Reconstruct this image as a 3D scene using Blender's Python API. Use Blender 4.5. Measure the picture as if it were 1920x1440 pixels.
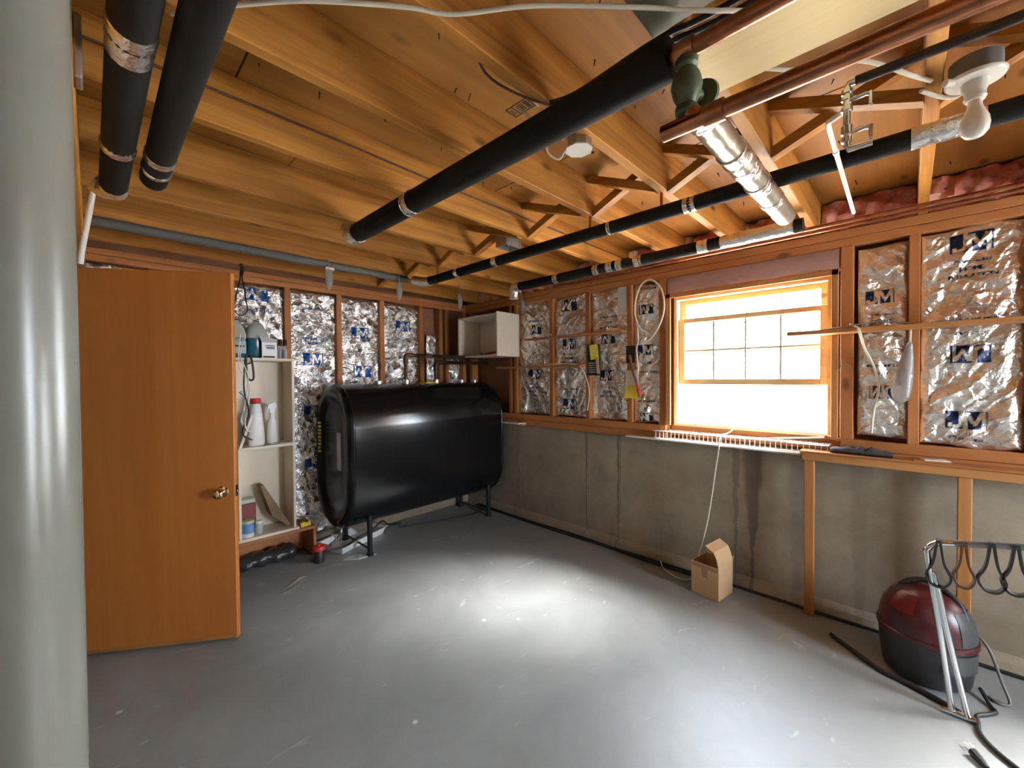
import bpy, bmesh, math, random
import numpy as np
from mathutils import Vector, Matrix

random.seed(7); RNG = np.random.default_rng(7)
for o in list(bpy.data.objects): bpy.data.objects.remove(o)
scene = bpy.context.scene
COL = scene.collection

# ------------------------------------------------------------------ camera
cam_d = bpy.data.cameras.new('camera'); cam_d.sensor_width = 36; cam_d.lens = 764.9 * 36 / 1920
cam_d.clip_start = 0.02; cam_d.clip_end = 200
cam = bpy.data.objects.new('camera', cam_d); COL.objects.link(cam); scene.camera = cam
yaw, pit, rol = [math.radians(a) for a in (44.22, -0.966, -0.406)]
F = Vector((math.cos(yaw) * math.cos(pit), math.sin(yaw) * math.cos(pit), math.sin(pit)))
Rt = Vector((math.sin(yaw), -math.cos(yaw), 0)); Up = Rt.cross(F)
R2 = math.cos(rol) * Rt + math.sin(rol) * Up; U2 = -math.sin(rol) * Rt + math.cos(rol) * Up
mw = Matrix((( R2.x, U2.x, -F.x, 0), (R2.y, U2.y, -F.y, 0), (R2.z, U2.z, -F.z, 1.45), (0, 0, 0, 1)))
cam.matrix_world = mw

# ------------------------------------------------------------------ light
world = bpy.data.worlds.new('sky'); scene.world = world; world.use_nodes = True
bg = world.node_tree.nodes['Background']
bg.inputs[0].default_value = (0.76, 0.87, 1.0, 1); bg.inputs[1].default_value = 30.0
sun_d = bpy.data.lights.new('sun', 'SUN'); sun_d.energy = 27; sun_d.angle = math.radians(26); sun_d.color = (1.0, 0.96, 0.93)
sun = bpy.data.objects.new('sun', sun_d); COL.objects.link(sun)
SUN_DIR = Vector((-1.18, .97, -1.45)).normalized()
sun.rotation_euler = SUN_DIR.to_track_quat('-Z', 'Y').to_euler()
scene.view_settings.view_transform = 'Standard'; scene.view_settings.look = 'None'
scene.view_settings.exposure = 1.02; scene.view_settings.gamma = 1.0; scene.view_settings.use_curve_mapping = False

# ------------------------------------------------------------------ materials
def nt(name):
    m = bpy.data.materials.new(name); m.use_nodes = True
    return m, m.node_tree.nodes, m.node_tree.links, m.node_tree.nodes['Principled BSDF']
def plain(name, c, rough=0.6, metal=0.0, var=0.0, vscale=8, bump=0.0, bscale=60, c2=None, spec=0.5, coat=0.0, trans=0.0):
    m, N, L, B = nt(name)
    B.inputs['Base Color'].default_value = (*c, 1); B.inputs['Roughness'].default_value = rough; B.inputs['Metallic'].default_value = metal
    B.inputs['Specular IOR Level'].default_value = spec; B.inputs['Coat Weight'].default_value = coat; B.inputs['Transmission Weight'].default_value = trans
    tc = N.new('ShaderNodeTexCoord')
    if var or c2:
        n = N.new('ShaderNodeTexNoise'); n.inputs['Scale'].default_value = vscale; n.inputs['Detail'].default_value = 6
        L.new(tc.outputs['Object'], n.inputs['Vector'])
        r = N.new('ShaderNodeValToRGB'); r.color_ramp.elements[0].position = .3; r.color_ramp.elements[1].position = .7
        cc = c2 or tuple(x * (1 - var) for x in c)
        r.color_ramp.elements[0].color = (*cc, 1); r.color_ramp.elements[1].color = (*c, 1)
        L.new(n.outputs['Fac'], r.inputs[0]); L.new(r.outputs[0], B.inputs['Base Color'])
    if bump:
        n2 = N.new('ShaderNodeTexNoise'); n2.inputs['Scale'].default_value = bscale; n2.inputs['Detail'].default_value = 4
        L.new(tc.outputs['Object'], n2.inputs['Vector'])
        b = N.new('ShaderNodeBump'); b.inputs['Strength'].default_value = bump; b.inputs['Distance'].default_value = .01
        L.new(n2.outputs['Fac'], b.inputs['Height']); L.new(b.outputs[0], B.inputs['Normal'])
    return m
def wood(name, axis, c1, c2, rough=0.62, knots=True, rings=14, spec=0.3):
    m, N, L, B = nt(name); B.inputs['Roughness'].default_value = rough; B.inputs['Specular IOR Level'].default_value = spec
    tc = N.new('ShaderNodeTexCoord'); mp = N.new('ShaderNodeMapping'); oi = N.new('ShaderNodeObjectInfo')
    s = [rings] * 3; s[axis] = rings * .055; mp.inputs['Scale'].default_value = s
    add = N.new('ShaderNodeVectorMath'); add.operation = 'ADD'
    mul = N.new('ShaderNodeVectorMath'); mul.operation = 'SCALE'; mul.inputs[0].default_value = (31, 17, 23)
    L.new(oi.outputs['Random'], mul.inputs['Scale']); L.new(tc.outputs['Object'], mp.inputs[0])
    L.new(mp.outputs[0], add.inputs[0]); L.new(mul.outputs[0], add.inputs[1])
    n = N.new('ShaderNodeTexNoise'); n.inputs['Scale'].default_value = 1.0; n.inputs['Detail'].default_value = 7; n.inputs['Roughness'].default_value = .62; n.inputs['Distortion'].default_value = .7
    L.new(add.outputs[0], n.inputs['Vector'])
    r = N.new('ShaderNodeValToRGB'); E = r.color_ramp.elements; E[0].position = .32; E[0].color = (*c2, 1); E[1].position = .66; E[1].color = (*c1, 1)
    L.new(n.outputs['Fac'], r.inputs[0]); out = r.outputs[0]
    # board to board tone
    hsv = N.new('ShaderNodeHueSaturation'); mr = N.new('ShaderNodeMapRange'); mr.inputs[3].default_value = .86; mr.inputs[4].default_value = 1.12
    L.new(oi.outputs['Random'], mr.inputs[0]); L.new(mr.outputs[0], hsv.inputs['Value']); L.new(out, hsv.inputs['Color']); out = hsv.outputs[0]
    if knots:
        mp2 = N.new('ShaderNodeMapping'); s2 = [5.5] * 3; s2[axis] = 2.4; mp2.inputs['Scale'].default_value = s2
        L.new(tc.outputs['Object'], mp2.inputs[0])
        a2 = N.new('ShaderNodeVectorMath'); L.new(mp2.outputs[0], a2.inputs[0]); L.new(mul.outputs[0], a2.inputs[1])
        v = N.new('ShaderNodeTexVoronoi'); v.inputs['Scale'].default_value = 1.0; L.new(a2.outputs[0], v.inputs['Vector'])
        r2 = N.new('ShaderNodeValToRGB'); e = r2.color_ramp.elements; e[0].position = .055; e[0].color = (.22, .22, .22, 1); e[1].position = .13; e[1].color = (1, 1, 1, 1)
        L.new(v.outputs['Distance'], r2.inputs[0])
        mx = N.new('ShaderNodeMix'); mx.data_type = 'RGBA'; mx.blend_type = 'MULTIPLY'; mx.inputs[0].default_value = .75
        L.new(out, mx.inputs[6]); L.new(r2.outputs[0], mx.inputs[7]); out = mx.outputs[2]
    L.new(out, B.inputs['Base Color'])
    b = N.new('ShaderNodeBump'); b.inputs['Strength'].default_value = .12; b.inputs['Distance'].default_value = .004
    L.new(n.outputs['Fac'], b.inputs['Height']); L.new(b.outputs[0], B.inputs['Normal'])
    return m
def foil_mat(name, scale, strength, base=(.84, .83, .80), ink=(.012, .022, .075), rough=.24, metal=.92):
    m, N, L, B = nt(name)
    B.inputs['Roughness'].default_value = rough
    tc = N.new('ShaderNodeTexCoord')
    n0 = N.new('ShaderNodeTexNoise'); n0.inputs['Scale'].default_value = scale * .5; n0.inputs['Detail'].default_value = 3
    L.new(tc.outputs['Object'], n0.inputs['Vector'])
    mixv = N.new('ShaderNodeVectorMath'); mixv.operation = 'MULTIPLY_ADD'; mixv.inputs[1].default_value = (.07 * 18 / scale,) * 3
    L.new(n0.outputs['Color'], mixv.inputs[0]); L.new(tc.outputs['Object'], mixv.inputs[2])
    v = N.new('ShaderNodeTexVoronoi'); v.inputs['Scale'].default_value = scale; L.new(mixv.outputs[0], v.inputs['Vector'])
    n = N.new('ShaderNodeTexNoise'); n.inputs['Scale'].default_value = scale * 1.4; n.inputs['Detail'].default_value = 5; n.inputs['Distortion'].default_value = 1.0
    L.new(tc.outputs['Object'], n.inputs['Vector'])
    ad = N.new('ShaderNodeMath'); L.new(v.outputs['Distance'], ad.inputs[0]); L.new(n.outputs['Fac'], ad.inputs[1])
    b = N.new('ShaderNodeBump'); b.inputs['Strength'].default_value = strength; b.inputs['Distance'].default_value = .25 / scale
    L.new(ad.outputs[0], b.inputs['Height']); L.new(b.outputs[0], B.inputs['Normal'])
    at = N.new('ShaderNodeAttribute'); at.attribute_name = 'ink'
    mx = N.new('ShaderNodeMix'); mx.data_type = 'RGBA'; mx.inputs[6].default_value = (*base, 1); mx.inputs[7].default_value = (*ink, 1)
    L.new(at.outputs['Fac'], mx.inputs[0]); L.new(mx.outputs[2], B.inputs['Base Color'])
    mm = N.new('ShaderNodeMapRange'); mm.inputs[3].default_value = metal; mm.inputs[4].default_value = .25
    L.new(at.outputs['Fac'], mm.inputs[0]); L.new(mm.outputs[0], B.inputs['Metallic'])
    return m
W1, W2c = (.62, .30, .095), (.40, .155, .04)
M = {}
for i, a in enumerate('xyz'):
    M['joist_' + a] = wood('joist_wood_' + a, i, (.56, .25, .046), (.27, .095, .013))
    M['stud_' + a] = wood('stud_wood_' + a, i, (.50, .20, .065), (.33, .115, .032), rings=10)
    M['pine_' + a] = wood('pine_wood_' + a, i, (.54, .255, .088), (.38, .155, .042), rings=9)
M['sash'] = wood('sash_pine', 1, (.80, .58, .32), (.66, .42, .18), rings=9)  # pine lightened so the window glow sits in its colour
M['ply'] = wood('plywood', 0, (.43, .19, .035), (.24, .092, .014), rings=5, knots=True)  # darkened base tone stands in for shade between the joists
M['cream_plank'] = wood('cream_plank_wood', 1, (.80, .62, .33), (.66, .46, .20), rings=6)
M['door'] = wood('door_veneer', 2, (.54, .19, .036), (.43, .14, .022), rough=.38, knots=False, rings=7, spec=.5)
M['crate'] = wood('crate_wood', 0, (.50, .22, .09), (.34, .13, .05), knots=False)
M['foil_fine'] = foil_mat('foil_crumpled', 62, .8, ink=(.02, .10, .32), base=(.92, .91, .89), rough=.19, metal=.90)
M['foil_smooth'] = foil_mat('foil_wrinkled', 15, .75, base=(.88, .85, .80), ink=(.010, .018, .06), rough=.25, metal=.86)
M['foil_tape'] = foil_mat('foil_tape', 60, .55, rough=.22)
M['red_film'] = plain('red_print_film', (.74, .36, .28), .22, 0, vscale=9, c2=(.50, .09, .05), bump=.9, bscale=22)
M['brown_sheath'] = plain('brown_sheathing', (.36, .16, .08), .8, var=.3, vscale=6)
M['black_foam'] = plain('black_foam_rubber', (.020, .016, .013), .8, var=.2, bump=.05, spec=.2)
M['grey_foam'] = plain('grey_foam_rubber', (.09, .085, .075), .7)
M['copper'] = plain('copper', (.62, .26, .13), .32, 1.0, vscale=14, c2=(.32, .12, .06))
M['iron'] = plain('dark_iron', (.055, .035, .028), .45, .6, var=.3)
M['rust_iron'] = plain('rusty_iron', (.16, .075, .045), .6, .3, var=.4, vscale=20)
M['green_iron'] = plain('green_valve_paint', (.10, .13, .075), .42, .2, var=.3, vscale=30)
M['tank'] = plain('black_tank_paint', (.006, .006, .0065), .17, 0, bump=.015, bscale=60, spec=.4)
M['tank_trim'] = plain('black_steel_leg', (.012, .011, .012), .45)
M['white_paint'] = plain('white_paint', (.80, .77, .70), .5, var=.05)
M['cream_mel'] = plain('cream_melamine', (.84, .73, .58), .45, var=.06, vscale=5)
M['porcelain'] = plain('porcelain', (.80, .76, .68), .18)
M['bulb'] = plain('frosted_bulb', (.86, .82, .74), .12)
M['white_pl'] = plain('white_plastic', (.84, .83, .80), .35)
M['red_pl'] = plain('red_plastic', (.58, .03, .03), .32)
M['dark_red'] = plain('dark_red_plastic', (.065, .006, .008), .34)
M['black_pl'] = plain('black_plastic', (.022, .02, .022), .42)
M['grey_pl'] = plain('grey_plastic', (.17, .165, .16), .4)
M['chrome'] = plain('chrome', (.75, .76, .78), .12, 1.0)
M['steel'] = plain('galvanised_steel', (.55, .54, .50), .38, .9, var=.2, vscale=20)
M['column'] = plain('grey_column_paint', (.20, .205, .165), .26, 0, vscale=4, c2=(.175, .165, .135), bump=.04, bscale=14)
M['brass'] = plain('polished_brass', (.80, .55, .30), .14, 1.0)
M['card'] = plain('cardboard', (.66, .44, .24), .8, var=.08)
M['card_dark'] = plain('brown_paper', (.30, .19, .10), .8, var=.25)
M['yellow'] = plain('yellow_card', (.85, .68, .06), .5)
M['blue_liq'] = plain('blue_fluid', (.02, .13, .19), .2)
M['clear_jug'] = plain('cloudy_plastic', (.45, .48, .42), .2)
M['blue_lbl'] = plain('blue_label', (.16, .30, .62), .45)
M['grey_lbl'] = plain('grey_label', (.62, .62, .66), .5)
M['strap'] = plain('black_webbing', (.03, .025, .022), .7)
M['brown_strap'] = plain('brown_webbing', (.12, .05, .02), .7)
M['cord_white'] = plain('cream_cord', (.80, .74, .60), .5)
M['cord_black'] = plain('black_cord', (.018, .016, .015), .45)
M['cord_brown'] = plain('brown_cord', (.10, .03, .012), .6)
M['grey_cloth'] = plain('grey_cloth', (.19, .17, .15), .9, bump=.4, bscale=80)
M['rag'] = plain('dark_rag', (.06, .055, .06), .9, bump=.5, bscale=60)
M['ink'] = plain('black_ink', (.03, .015, .008), .7)
M['glassjar'] = plain('clear_glass', (.85, .88, .88), .05, trans=.85)
M['clear_film'] = plain('clear_plastic_film', (.80, .78, .74), .12, trans=.75, bump=.6, bscale=40)
M['ground'] = plain('pale_gravel', (.80, .78, .73), .9, var=.1)
M['siding'] = plain('white_clapboard', (.82, .81, .78), .6)
M['plaster'] = plain('pale_wall_paint', (.62, .56, .46), .8, var=.08)
# painted concrete floor
def floor_mat():
    m, N, L, B = nt('painted_concrete_floor')
    tc = N.new('ShaderNodeTexCoord')
    n = N.new('ShaderNodeTexNoise'); n.inputs['Scale'].default_value = 1.6; n.inputs['Detail'].default_value = 9; n.inputs['Roughness'].default_value = .62; n.inputs['Distortion'].default_value = .6
    L.new(tc.outputs['Object'], n.inputs['Vector'])
    r = N.new('ShaderNodeValToRGB'); e = r.color_ramp.elements; e[0].position = .3; e[0].color = (.20, .21, .203, 1); e[1].position = .72; e[1].color = (.295, .312, .305, 1)
    L.new(n.outputs['Fac'], r.inputs[0])
    # scuffs and pale paint marks
    mp = N.new('ShaderNodeMapping'); mp.inputs['Scale'].default_value = (3.2, 7.5, 3); mp.inputs['Rotation'].default_value = (0, 0, .7)
    L.new(tc.outputs['Object'], mp.inputs[0])
    n2 = N.new('ShaderNodeTexNoise'); n2.inputs['Scale'].default_value = 1.3; n2.inputs['Detail'].default_value = 7; n2.inputs['Distortion'].default_value = 1.4
    L.new(mp.outputs[0], n2.inputs['Vector'])
    r2 = N.new('ShaderNodeValToRGB'); e = r2.color_ramp.elements; e[0].position = .66; e[0].color = (0, 0, 0, 1); e[1].position = .80; e[1].color = (1, 1, 1, 1)
    L.new(n2.outputs['Fac'], r2.inputs[0])
    mx = N.new('ShaderNodeMix'); mx.data_type = 'RGBA'; L.new(r2.outputs[0], mx.inputs[0]); L.new(r.outputs[0], mx.inputs[6]); mx.inputs[7].default_value = (.50, .50, .50, 1)
    # small chips
    v = N.new('ShaderNodeTexVoronoi'); v.inputs['Scale'].default_value = 3.1; L.new(tc.outputs['Object'], v.inputs['Vector'])
    r3 = N.new('ShaderNodeValToRGB'); e = r3.color_ramp.elements; e[0].position = .028; e[0].color = (1, 1, 1, 1); e[1].position = .045; e[1].color = (0, 0, 0, 1)
    L.new(v.outputs['Distance'], r3.inputs[0])
    mx2 = N.new('ShaderNodeMix'); mx2.data_type = 'RGBA'; L.new(r3.outputs[0], mx2.inputs[0]); L.new(mx.outputs[2], mx2.inputs[6]); mx2.inputs[7].default_value = (.62, .60, .57, 1)
    L.new(mx2.outputs[2], B.inputs['Base Color'])
    mr = N.new('ShaderNodeMapRange'); mr.inputs[3].default_value = .30; mr.inputs[4].default_value = .52; L.new(n.outputs['Fac'], mr.inputs[0]); L.new(mr.outputs[0], B.inputs['Roughness'])
    b = N.new('ShaderNodeBump'); b.inputs['Strength'].default_value = .10; b.inputs['Distance'].default_value = .02; L.new(n.outputs['Fac'], b.inputs['Height']); L.new(b.outputs[0], B.inputs['Normal'])
    return m
M['floor'] = floor_mat()
def concrete_mat():
    m, N, L, B = nt('poured_concrete'); B.inputs['Roughness'].default_value = .85
    tc = N.new('ShaderNodeNewGeometry'); sp = N.new('ShaderNodeSeparateXYZ'); L.new(tc.outputs['Position'], sp.inputs[0])
    n = N.new('ShaderNodeTexNoise'); n.inputs['Scale'].default_value = 3.2; n.inputs['Detail'].default_value = 10; n.inputs['Roughness'].default_value = .68; L.new(tc.outputs['Position'], n.inputs['Vector'])
    r = N.new('ShaderNodeValToRGB'); e = r.color_ramp.elements; e[0].position = .28; e[0].color = (.20, .155, .105, 1); e[1].position = .70; e[1].color = (.36, .295, .21, 1)
    L.new(n.outputs['Fac'], r.inputs[0]); out = r.outputs[0]
    def math1(op, a, bv=None, b=None):
        q = N.new('ShaderNodeMath'); q.operation = op; L.new(a, q.inputs[0])
        if b is not None: L.new(b, q.inputs[1])
        elif bv is not None: q.inputs[1].default_value = bv
        return q.outputs[0]
    nz = N.new('ShaderNodeTexNoise'); nz.inputs['Scale'].default_value = 14; nz.inputs['Detail'].default_value = 4; L.new(tc.outputs['Position'], nz.inputs['Vector'])
    jit = math1('MULTIPLY', math1('SUBTRACT', nz.outputs['Fac'], .5), .05)
    # damp stains running down under the window: (y centre, half width at top, z where it has narrowed to a point)
    for yc, w, zb, amt in ((.755, .062, .25, .72), (.86, .024, .10, .55), (1.765, .016, -.6, .6), (2.085, .012, -.6, .5), (2.92, .012, -.6, .35), (.20, .05, -.3, .28), (.50, .05, -.9, .3)):
        d = math1('ABSOLUTE', math1('ADD', math1('SUBTRACT', sp.outputs['Y'], yc), b=jit))
        ww = N.new('ShaderNodeMapRange'); ww.inputs[1].default_value = zb; ww.inputs[2].default_value = .85; ww.inputs[3].default_value = w * .16; ww.inputs[4].default_value = w; L.new(sp.outputs['Z'], ww.inputs[0])
        q = math1('DIVIDE', d, b=ww.outputs[0])
        ss = N.new('ShaderNodeMapRange'); ss.interpolation_type = 'SMOOTHSTEP'; ss.inputs[1].default_value = 1.35; ss.inputs[2].default_value = .6; ss.inputs[3].default_value = 0; ss.inputs[4].default_value = amt; L.new(q, ss.inputs[0])
        mx = N.new('ShaderNodeMix'); mx.data_type = 'RGBA'; L.new(ss.outputs[0], mx.inputs[0]); L.new(out, mx.inputs[6]); mx.inputs[7].default_value = (.12, .085, .06, 1); out = mx.outputs[2]
    L.new(out, B.inputs['Base Color'])
    b = N.new('ShaderNodeBump'); b.inputs['Strength'].default_value = .35; b.inputs['Distance'].default_value = .012; L.new(n.outputs['Fac'], b.inputs['Height']); L.new(b.outputs[0], B.inputs['Normal'])
    return m
M['concrete'] = concrete_mat()
def glass_mat():
    m, N, L, B = nt('window_glass'); N.remove(B)
    o = N['Material Output']; t = N.new('ShaderNodeBsdfTransparent'); g = N.new('ShaderNodeBsdfGlossy'); g.inputs['Roughness'].default_value = .02
    mx = N.new('ShaderNodeMixShader'); mx.inputs[0].default_value = .06
    L.new(t.outputs[0], mx.inputs[1]); L.new(g.outputs[0], mx.inputs[2]); L.new(mx.outputs[0], o.inputs[0])
    return m
M['pane'] = glass_mat()

# ------------------------------------------------------------------ mesh helpers
class MB:
    def __init__(s): s.v = []; s.f = []
    def add(s, vs, fs):
        o = len(s.v); s.v += [tuple(v) for v in vs]; s.f += [tuple(i + o for i in f) for f in fs]; return s
    def box(s, x0, x1, y0, y1, z0, z1, c=0.0, rot=None, pivot=None):
        if x0 > x1: x0, x1 = x1, x0
        if y0 > y1: y0, y1 = y1, y0
        if z0 > z1: z0, z1 = z1, z0
        bm = bmesh.new(); bmesh.ops.create_cube(bm, size=1)
        cx, cy, cz = (x0 + x1) / 2, (y0 + y1) / 2, (z0 + z1) / 2
        for v in bm.verts: v.co = Vector((v.co.x * (x1 - x0), v.co.y * (y1 - y0), v.co.z * (z1 - z0)))
        if c: bmesh.ops.bevel(bm, geom=bm.edges[:], offset=min(c, .45 * min(x1 - x0, y1 - y0, z1 - z0)), segments=1, profile=.5, affect='EDGES')
        bm.verts.index_update()
        ctr = Vector((cx, cy, cz)); out = []
        for v in bm.verts:
            p = v.co.copy()
            if rot is not None:
                if pivot is None: p = rot @ p
                else: p = rot @ (p + ctr - Vector(pivot)) + Vector(pivot) - ctr
            out.append(p + ctr)
        s.add(out, [[v.index for v in f.verts] for f in bm.faces]); bm.free(); return s
    def tube(s, pts, r, n=10, caps=True, closed=False, smooth=0):
        P = [Vector(p) for p in pts]
        if smooth: P = spline(P, smooth, closed)
        k = len(P); R = r if isinstance(r, (list, tuple)) else [r] * k
        if len(R) != k: R = [R[min(len(R) - 1, int(i * len(R) / k))] for i in range(k)]
        T = []
        for i in range(k):
            a = P[(i - 1) % k] if (closed or i) else P[i]; b = P[(i + 1) % k] if (closed or i < k - 1) else P[i]
            t = (b - a); T.append(t.normalized() if t.length > 1e-9 else Vector((0, 0, 1)))
        up = Vector((0, 0, 1)) if abs(T[0].z) < .9 else Vector((1, 0, 0))
        nrm = (up - T[0] * up.dot(T[0])).normalized(); vs = []
        for i in range(k):
            nrm = (nrm - T[i] * nrm.dot(T[i])).normalized(); bi = T[i].cross(nrm)
            for j in range(n):
                a = 2 * math.pi * j / n; vs.append(P[i] + (nrm * math.cos(a) + bi * math.sin(a)) * R[i])
        fs = []
        for i in range(k if closed else k - 1):
            for j in range(n):
                a = i * n + j; b = i * n + (j + 1) % n; c = ((i + 1) % k) * n + (j + 1) % n; d = ((i + 1) % k) * n + j
                fs.append((a, b, c, d))
        if caps and not closed: fs += [tuple(range(n))[::-1], tuple((k - 1) * n + j for j in range(n))]
        return s.add(vs, fs)
    def lathe(s, prof, c=(0, 0, 0), n=20, axis='z', a0=0, a1=2 * math.pi, mat=None):
        full = abs(a1 - a0 - 2 * math.pi) < 1e-6; m = n if full else n + 1; vs = []
        for (r, z) in prof:
            for j in range(m):
                a = a0 + (a1 - a0) * j / n; x, y = r * math.cos(a), r * math.sin(a)
                p = Vector((x, y, z)) if axis == 'z' else Vector((z, x, y)) if axis == 'x' else Vector((y, z, x))
                if mat is not None: p = mat @ p
                vs.append(p + Vector(c))
        fs = []
        for i in range(len(prof) - 1):
            for j in range(n):
                j2 = (j + 1) % m if full else j + 1
                fs.append((i * m + j, i * m + j2, (i + 1) * m + j2, (i + 1) * m + j))
        if full:
            if prof[0][0] > 1e-6: fs.append(tuple(range(m))[::-1])
            if prof[-1][0] > 1e-6: fs.append(tuple((len(prof) - 1) * m + j for j in range(m)))
        return s.add(vs, fs)
    def loft(s, rings, cap0=True, cap1=True):
        n = len(rings[0]); vs = [p for r in rings for p in r]; fs = []
        for i in range(len(rings) - 1):
            for j in range(n): fs.append((i * n + j, i * n + (j + 1) % n, (i + 1) * n + (j + 1) % n, (i + 1) * n + j))
        if cap0: fs.append(tuple(range(n))[::-1])
        if cap1: fs.append(tuple((len(rings) - 1) * n + j for j in range(n)))
        return s.add(vs, fs)
    def prism(s, poly, d):   # closed planar polygon extruded by vector d
        P = [Vector(p) for p in poly]; d = Vector(d); return s.loft([P, [p + d for p in P]])
    def ribbon(s, pts, wv, th=.0015, smooth=0):   # flat strap following pts, width vector wv
        P = [Vector(p) for p in pts]
        if smooth: P = spline(P, smooth)
        wv = Vector(wv); rings = []
        for i, p in enumerate(P):
            t = (P[min(i + 1, len(P) - 1)] - P[max(i - 1, 0)]).normalized(); nn = t.cross(wv).normalized() * th
            rings.append([p - wv / 2 - nn, p + wv / 2 - nn, p + wv / 2 + nn, p - wv / 2 + nn])
        return s.loft(rings)
    def sphere(s, c, r, n=14, m=8, sc=(1, 1, 1)):
        prof = [(max(1e-5, math.sin(math.pi * i / m)) * r if 0 < i < m else 0.0, -math.cos(math.pi * i / m) * r) for i in range(m + 1)]
        b = MB().lathe(prof, n=n); s.add([(v[0] * sc[0] + c[0], v[1] * sc[1] + c[1], v[2] * sc[2] + c[2]) for v in b.v], b.f); return s
    def build(s, name, mat, parent=None, smooth=None):
        me = bpy.data.meshes.new(name); V = s.v
        off = Vector((0, 0, 0))
        if parent is None:
            A = np.array(V); off = Vector(((A[:, 0].min() + A[:, 0].max()) / 2, (A[:, 1].min() + A[:, 1].max()) / 2, A[:, 2].min()))
        else:
            p = parent
            while p is not None: off += p.location; p = p.parent
        me.from_pydata([(v[0] - off.x, v[1] - off.y, v[2] - off.z) for v in V], [], s.f)
        bm = bmesh.new(); bm.from_mesh(me); bmesh.ops.remove_doubles(bm, verts=bm.verts, dist=1e-6); bmesh.ops.recalc_face_normals(bm, faces=bm.faces); bm.to_mesh(me); bm.free()
        me.materials.append(M[mat] if isinstance(mat, str) else mat)
        if smooth:
            me.polygons.foreach_set('use_smooth', [True] * len(me.polygons)); me.set_sharp_from_angle(angle=math.radians(smooth))
        o = bpy.data.objects.new(name, me); COL.objects.link(o)
        if parent is None: o.location = off
        else: o.parent = parent
        return o
def spline(P, k, closed=False):
    n = len(P); out = []
    g = (lambda i: P[i % n]) if closed else (lambda i: P[max(0, min(n - 1, i))])
    for i in range(n if closed else n - 1):
        a, b, c, d = g(i - 1), g(i), g(i + 1), g(i + 2)
        for j in range(k):
            t = j / k; out.append(.5 * ((2 * b) + (c - a) * t + (2 * a - 5 * b + 4 * c - d) * t * t + (3 * b - a - 3 * c + d) * t ** 3))
    if not closed: out.append(P[-1])
    return out
def thing(name, label, cat, loc, group=None):
    o = bpy.data.objects.new(name, None); COL.objects.link(o); o.location = loc; o.empty_display_size = .05
    o['label'] = label; o['category'] = cat
    if group: o['group'] = group
    return o
def tag(o, label, cat, group=None):
    o['label'] = label; o['category'] = cat
    if group: o['group'] = group
    return o
def struct(o): o['kind'] = 'structure'; return o
def sroot(name, loc=(0, 0, 0)):
    o = bpy.data.objects.new(name, None); COL.objects.link(o); o.location = loc; o.empty_display_size = .05; return struct(o)
def bxo(name, mat, parent, *a, c=.003): return MB().box(*a, c=c).build(name, mat, parent)

# ------------------------------------------------------------------ room shell
XR, XS = 3.11, 3.08          # concrete face / stud face of the window wall
YB = 3.74                    # stud face of the far wall
ZJ, ZD = 2.30, 2.485         # underside of joists / of the subfloor
fl = MB().box(-2.3, 3.4, -2.4, 4.0, -.12, 0).build('floor', 'floor'); struct(fl)
ceil = MB().box(-2.3, 3.4, -2.4, 4.0, ZD + .018, ZD + .06).build('ceiling', 'ply'); struct(ceil)
# plywood sheets of the subfloor, seams open
xs = [-2.3, -.86, 1.58, 3.4]; 
for iy, y0 in enumerate([-2.4, -1.62, -.40, .82, 2.04, 3.26]):
    y1 = [-1.62, -.40, .82, 2.04, 3.26, 4.0][iy]; sh = 0 if iy % 2 else -.9
    cuts = sorted(set([-2.3] + [x + sh for x in (.36, 1.58, 2.80 + .9 * (iy % 2)) if -2.3 < x + sh < 3.4] + [3.4]))
    for a, b in zip(cuts[:-1], cuts[1:]):
        if b - a > .05: MB().box(a + .003, b - .003, y0 + .003, y1 - .003, ZD, ZD + .018).build('plywood_sheet', 'ply', ceil)
JY = [(-1.72, -1.68), (-1.30, -1.26), (-.88, -.84), (-.475, -.435), (-.066, -.026), (.39, .43), (.80, .84), (1.20, 1.24), (1.66, 1.70), (2.16, 2.20), (2.57, 2.61), (3.04, 3.08), (3.53, 3.57)]
for a, b in JY:
    MB().box(-2.2, 3.17, a, b, ZJ, ZD, c=.003).build('joist', 'joist_x', ceil)
# cross bridging between the joists
bxo0 = 1.80
for (a0, a1), (b0, b1) in zip(JY[2:-1], JY[3:]):
    for q, dx in ((0, 0.0), (1, .036)):
        ya, yb = a1, b0; za, zb = (ZJ + .012, ZD - .012) if q == 0 else (ZD - .012, ZJ + .012)
        x0 = bxo0 + dx * 1.3; h = .042
        mb = MB().prism([(x0, ya, za - h / 2), (x0, ya, za + h / 2), (x0, yb, zb + h / 2), (x0, yb, zb - h / 2)], (.044, 0, 0)); mb.build('bridging_strut', 'joist_y', ceil)
# nail points through the subfloor
mb = MB()
for i in range(170):
    x, y = random.uniform(.2, 3.0), random.uniform(-.3, 3.2)
    if any(a - .03 < y < b + .03 for a, b in JY): continue
    d = Vector((random.uniform(-.5, .5), random.uniform(-.5, .5), -1)) * random.uniform(.012, .026)
    mb.tube([(x, y, ZD + .002), tuple(Vector((x, y, ZD)) + d)], [.0028, .0012], n=5)
nails = mb.build('nail_points', 'ink', ceil); nails['kind'] = 'stuff'
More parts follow.
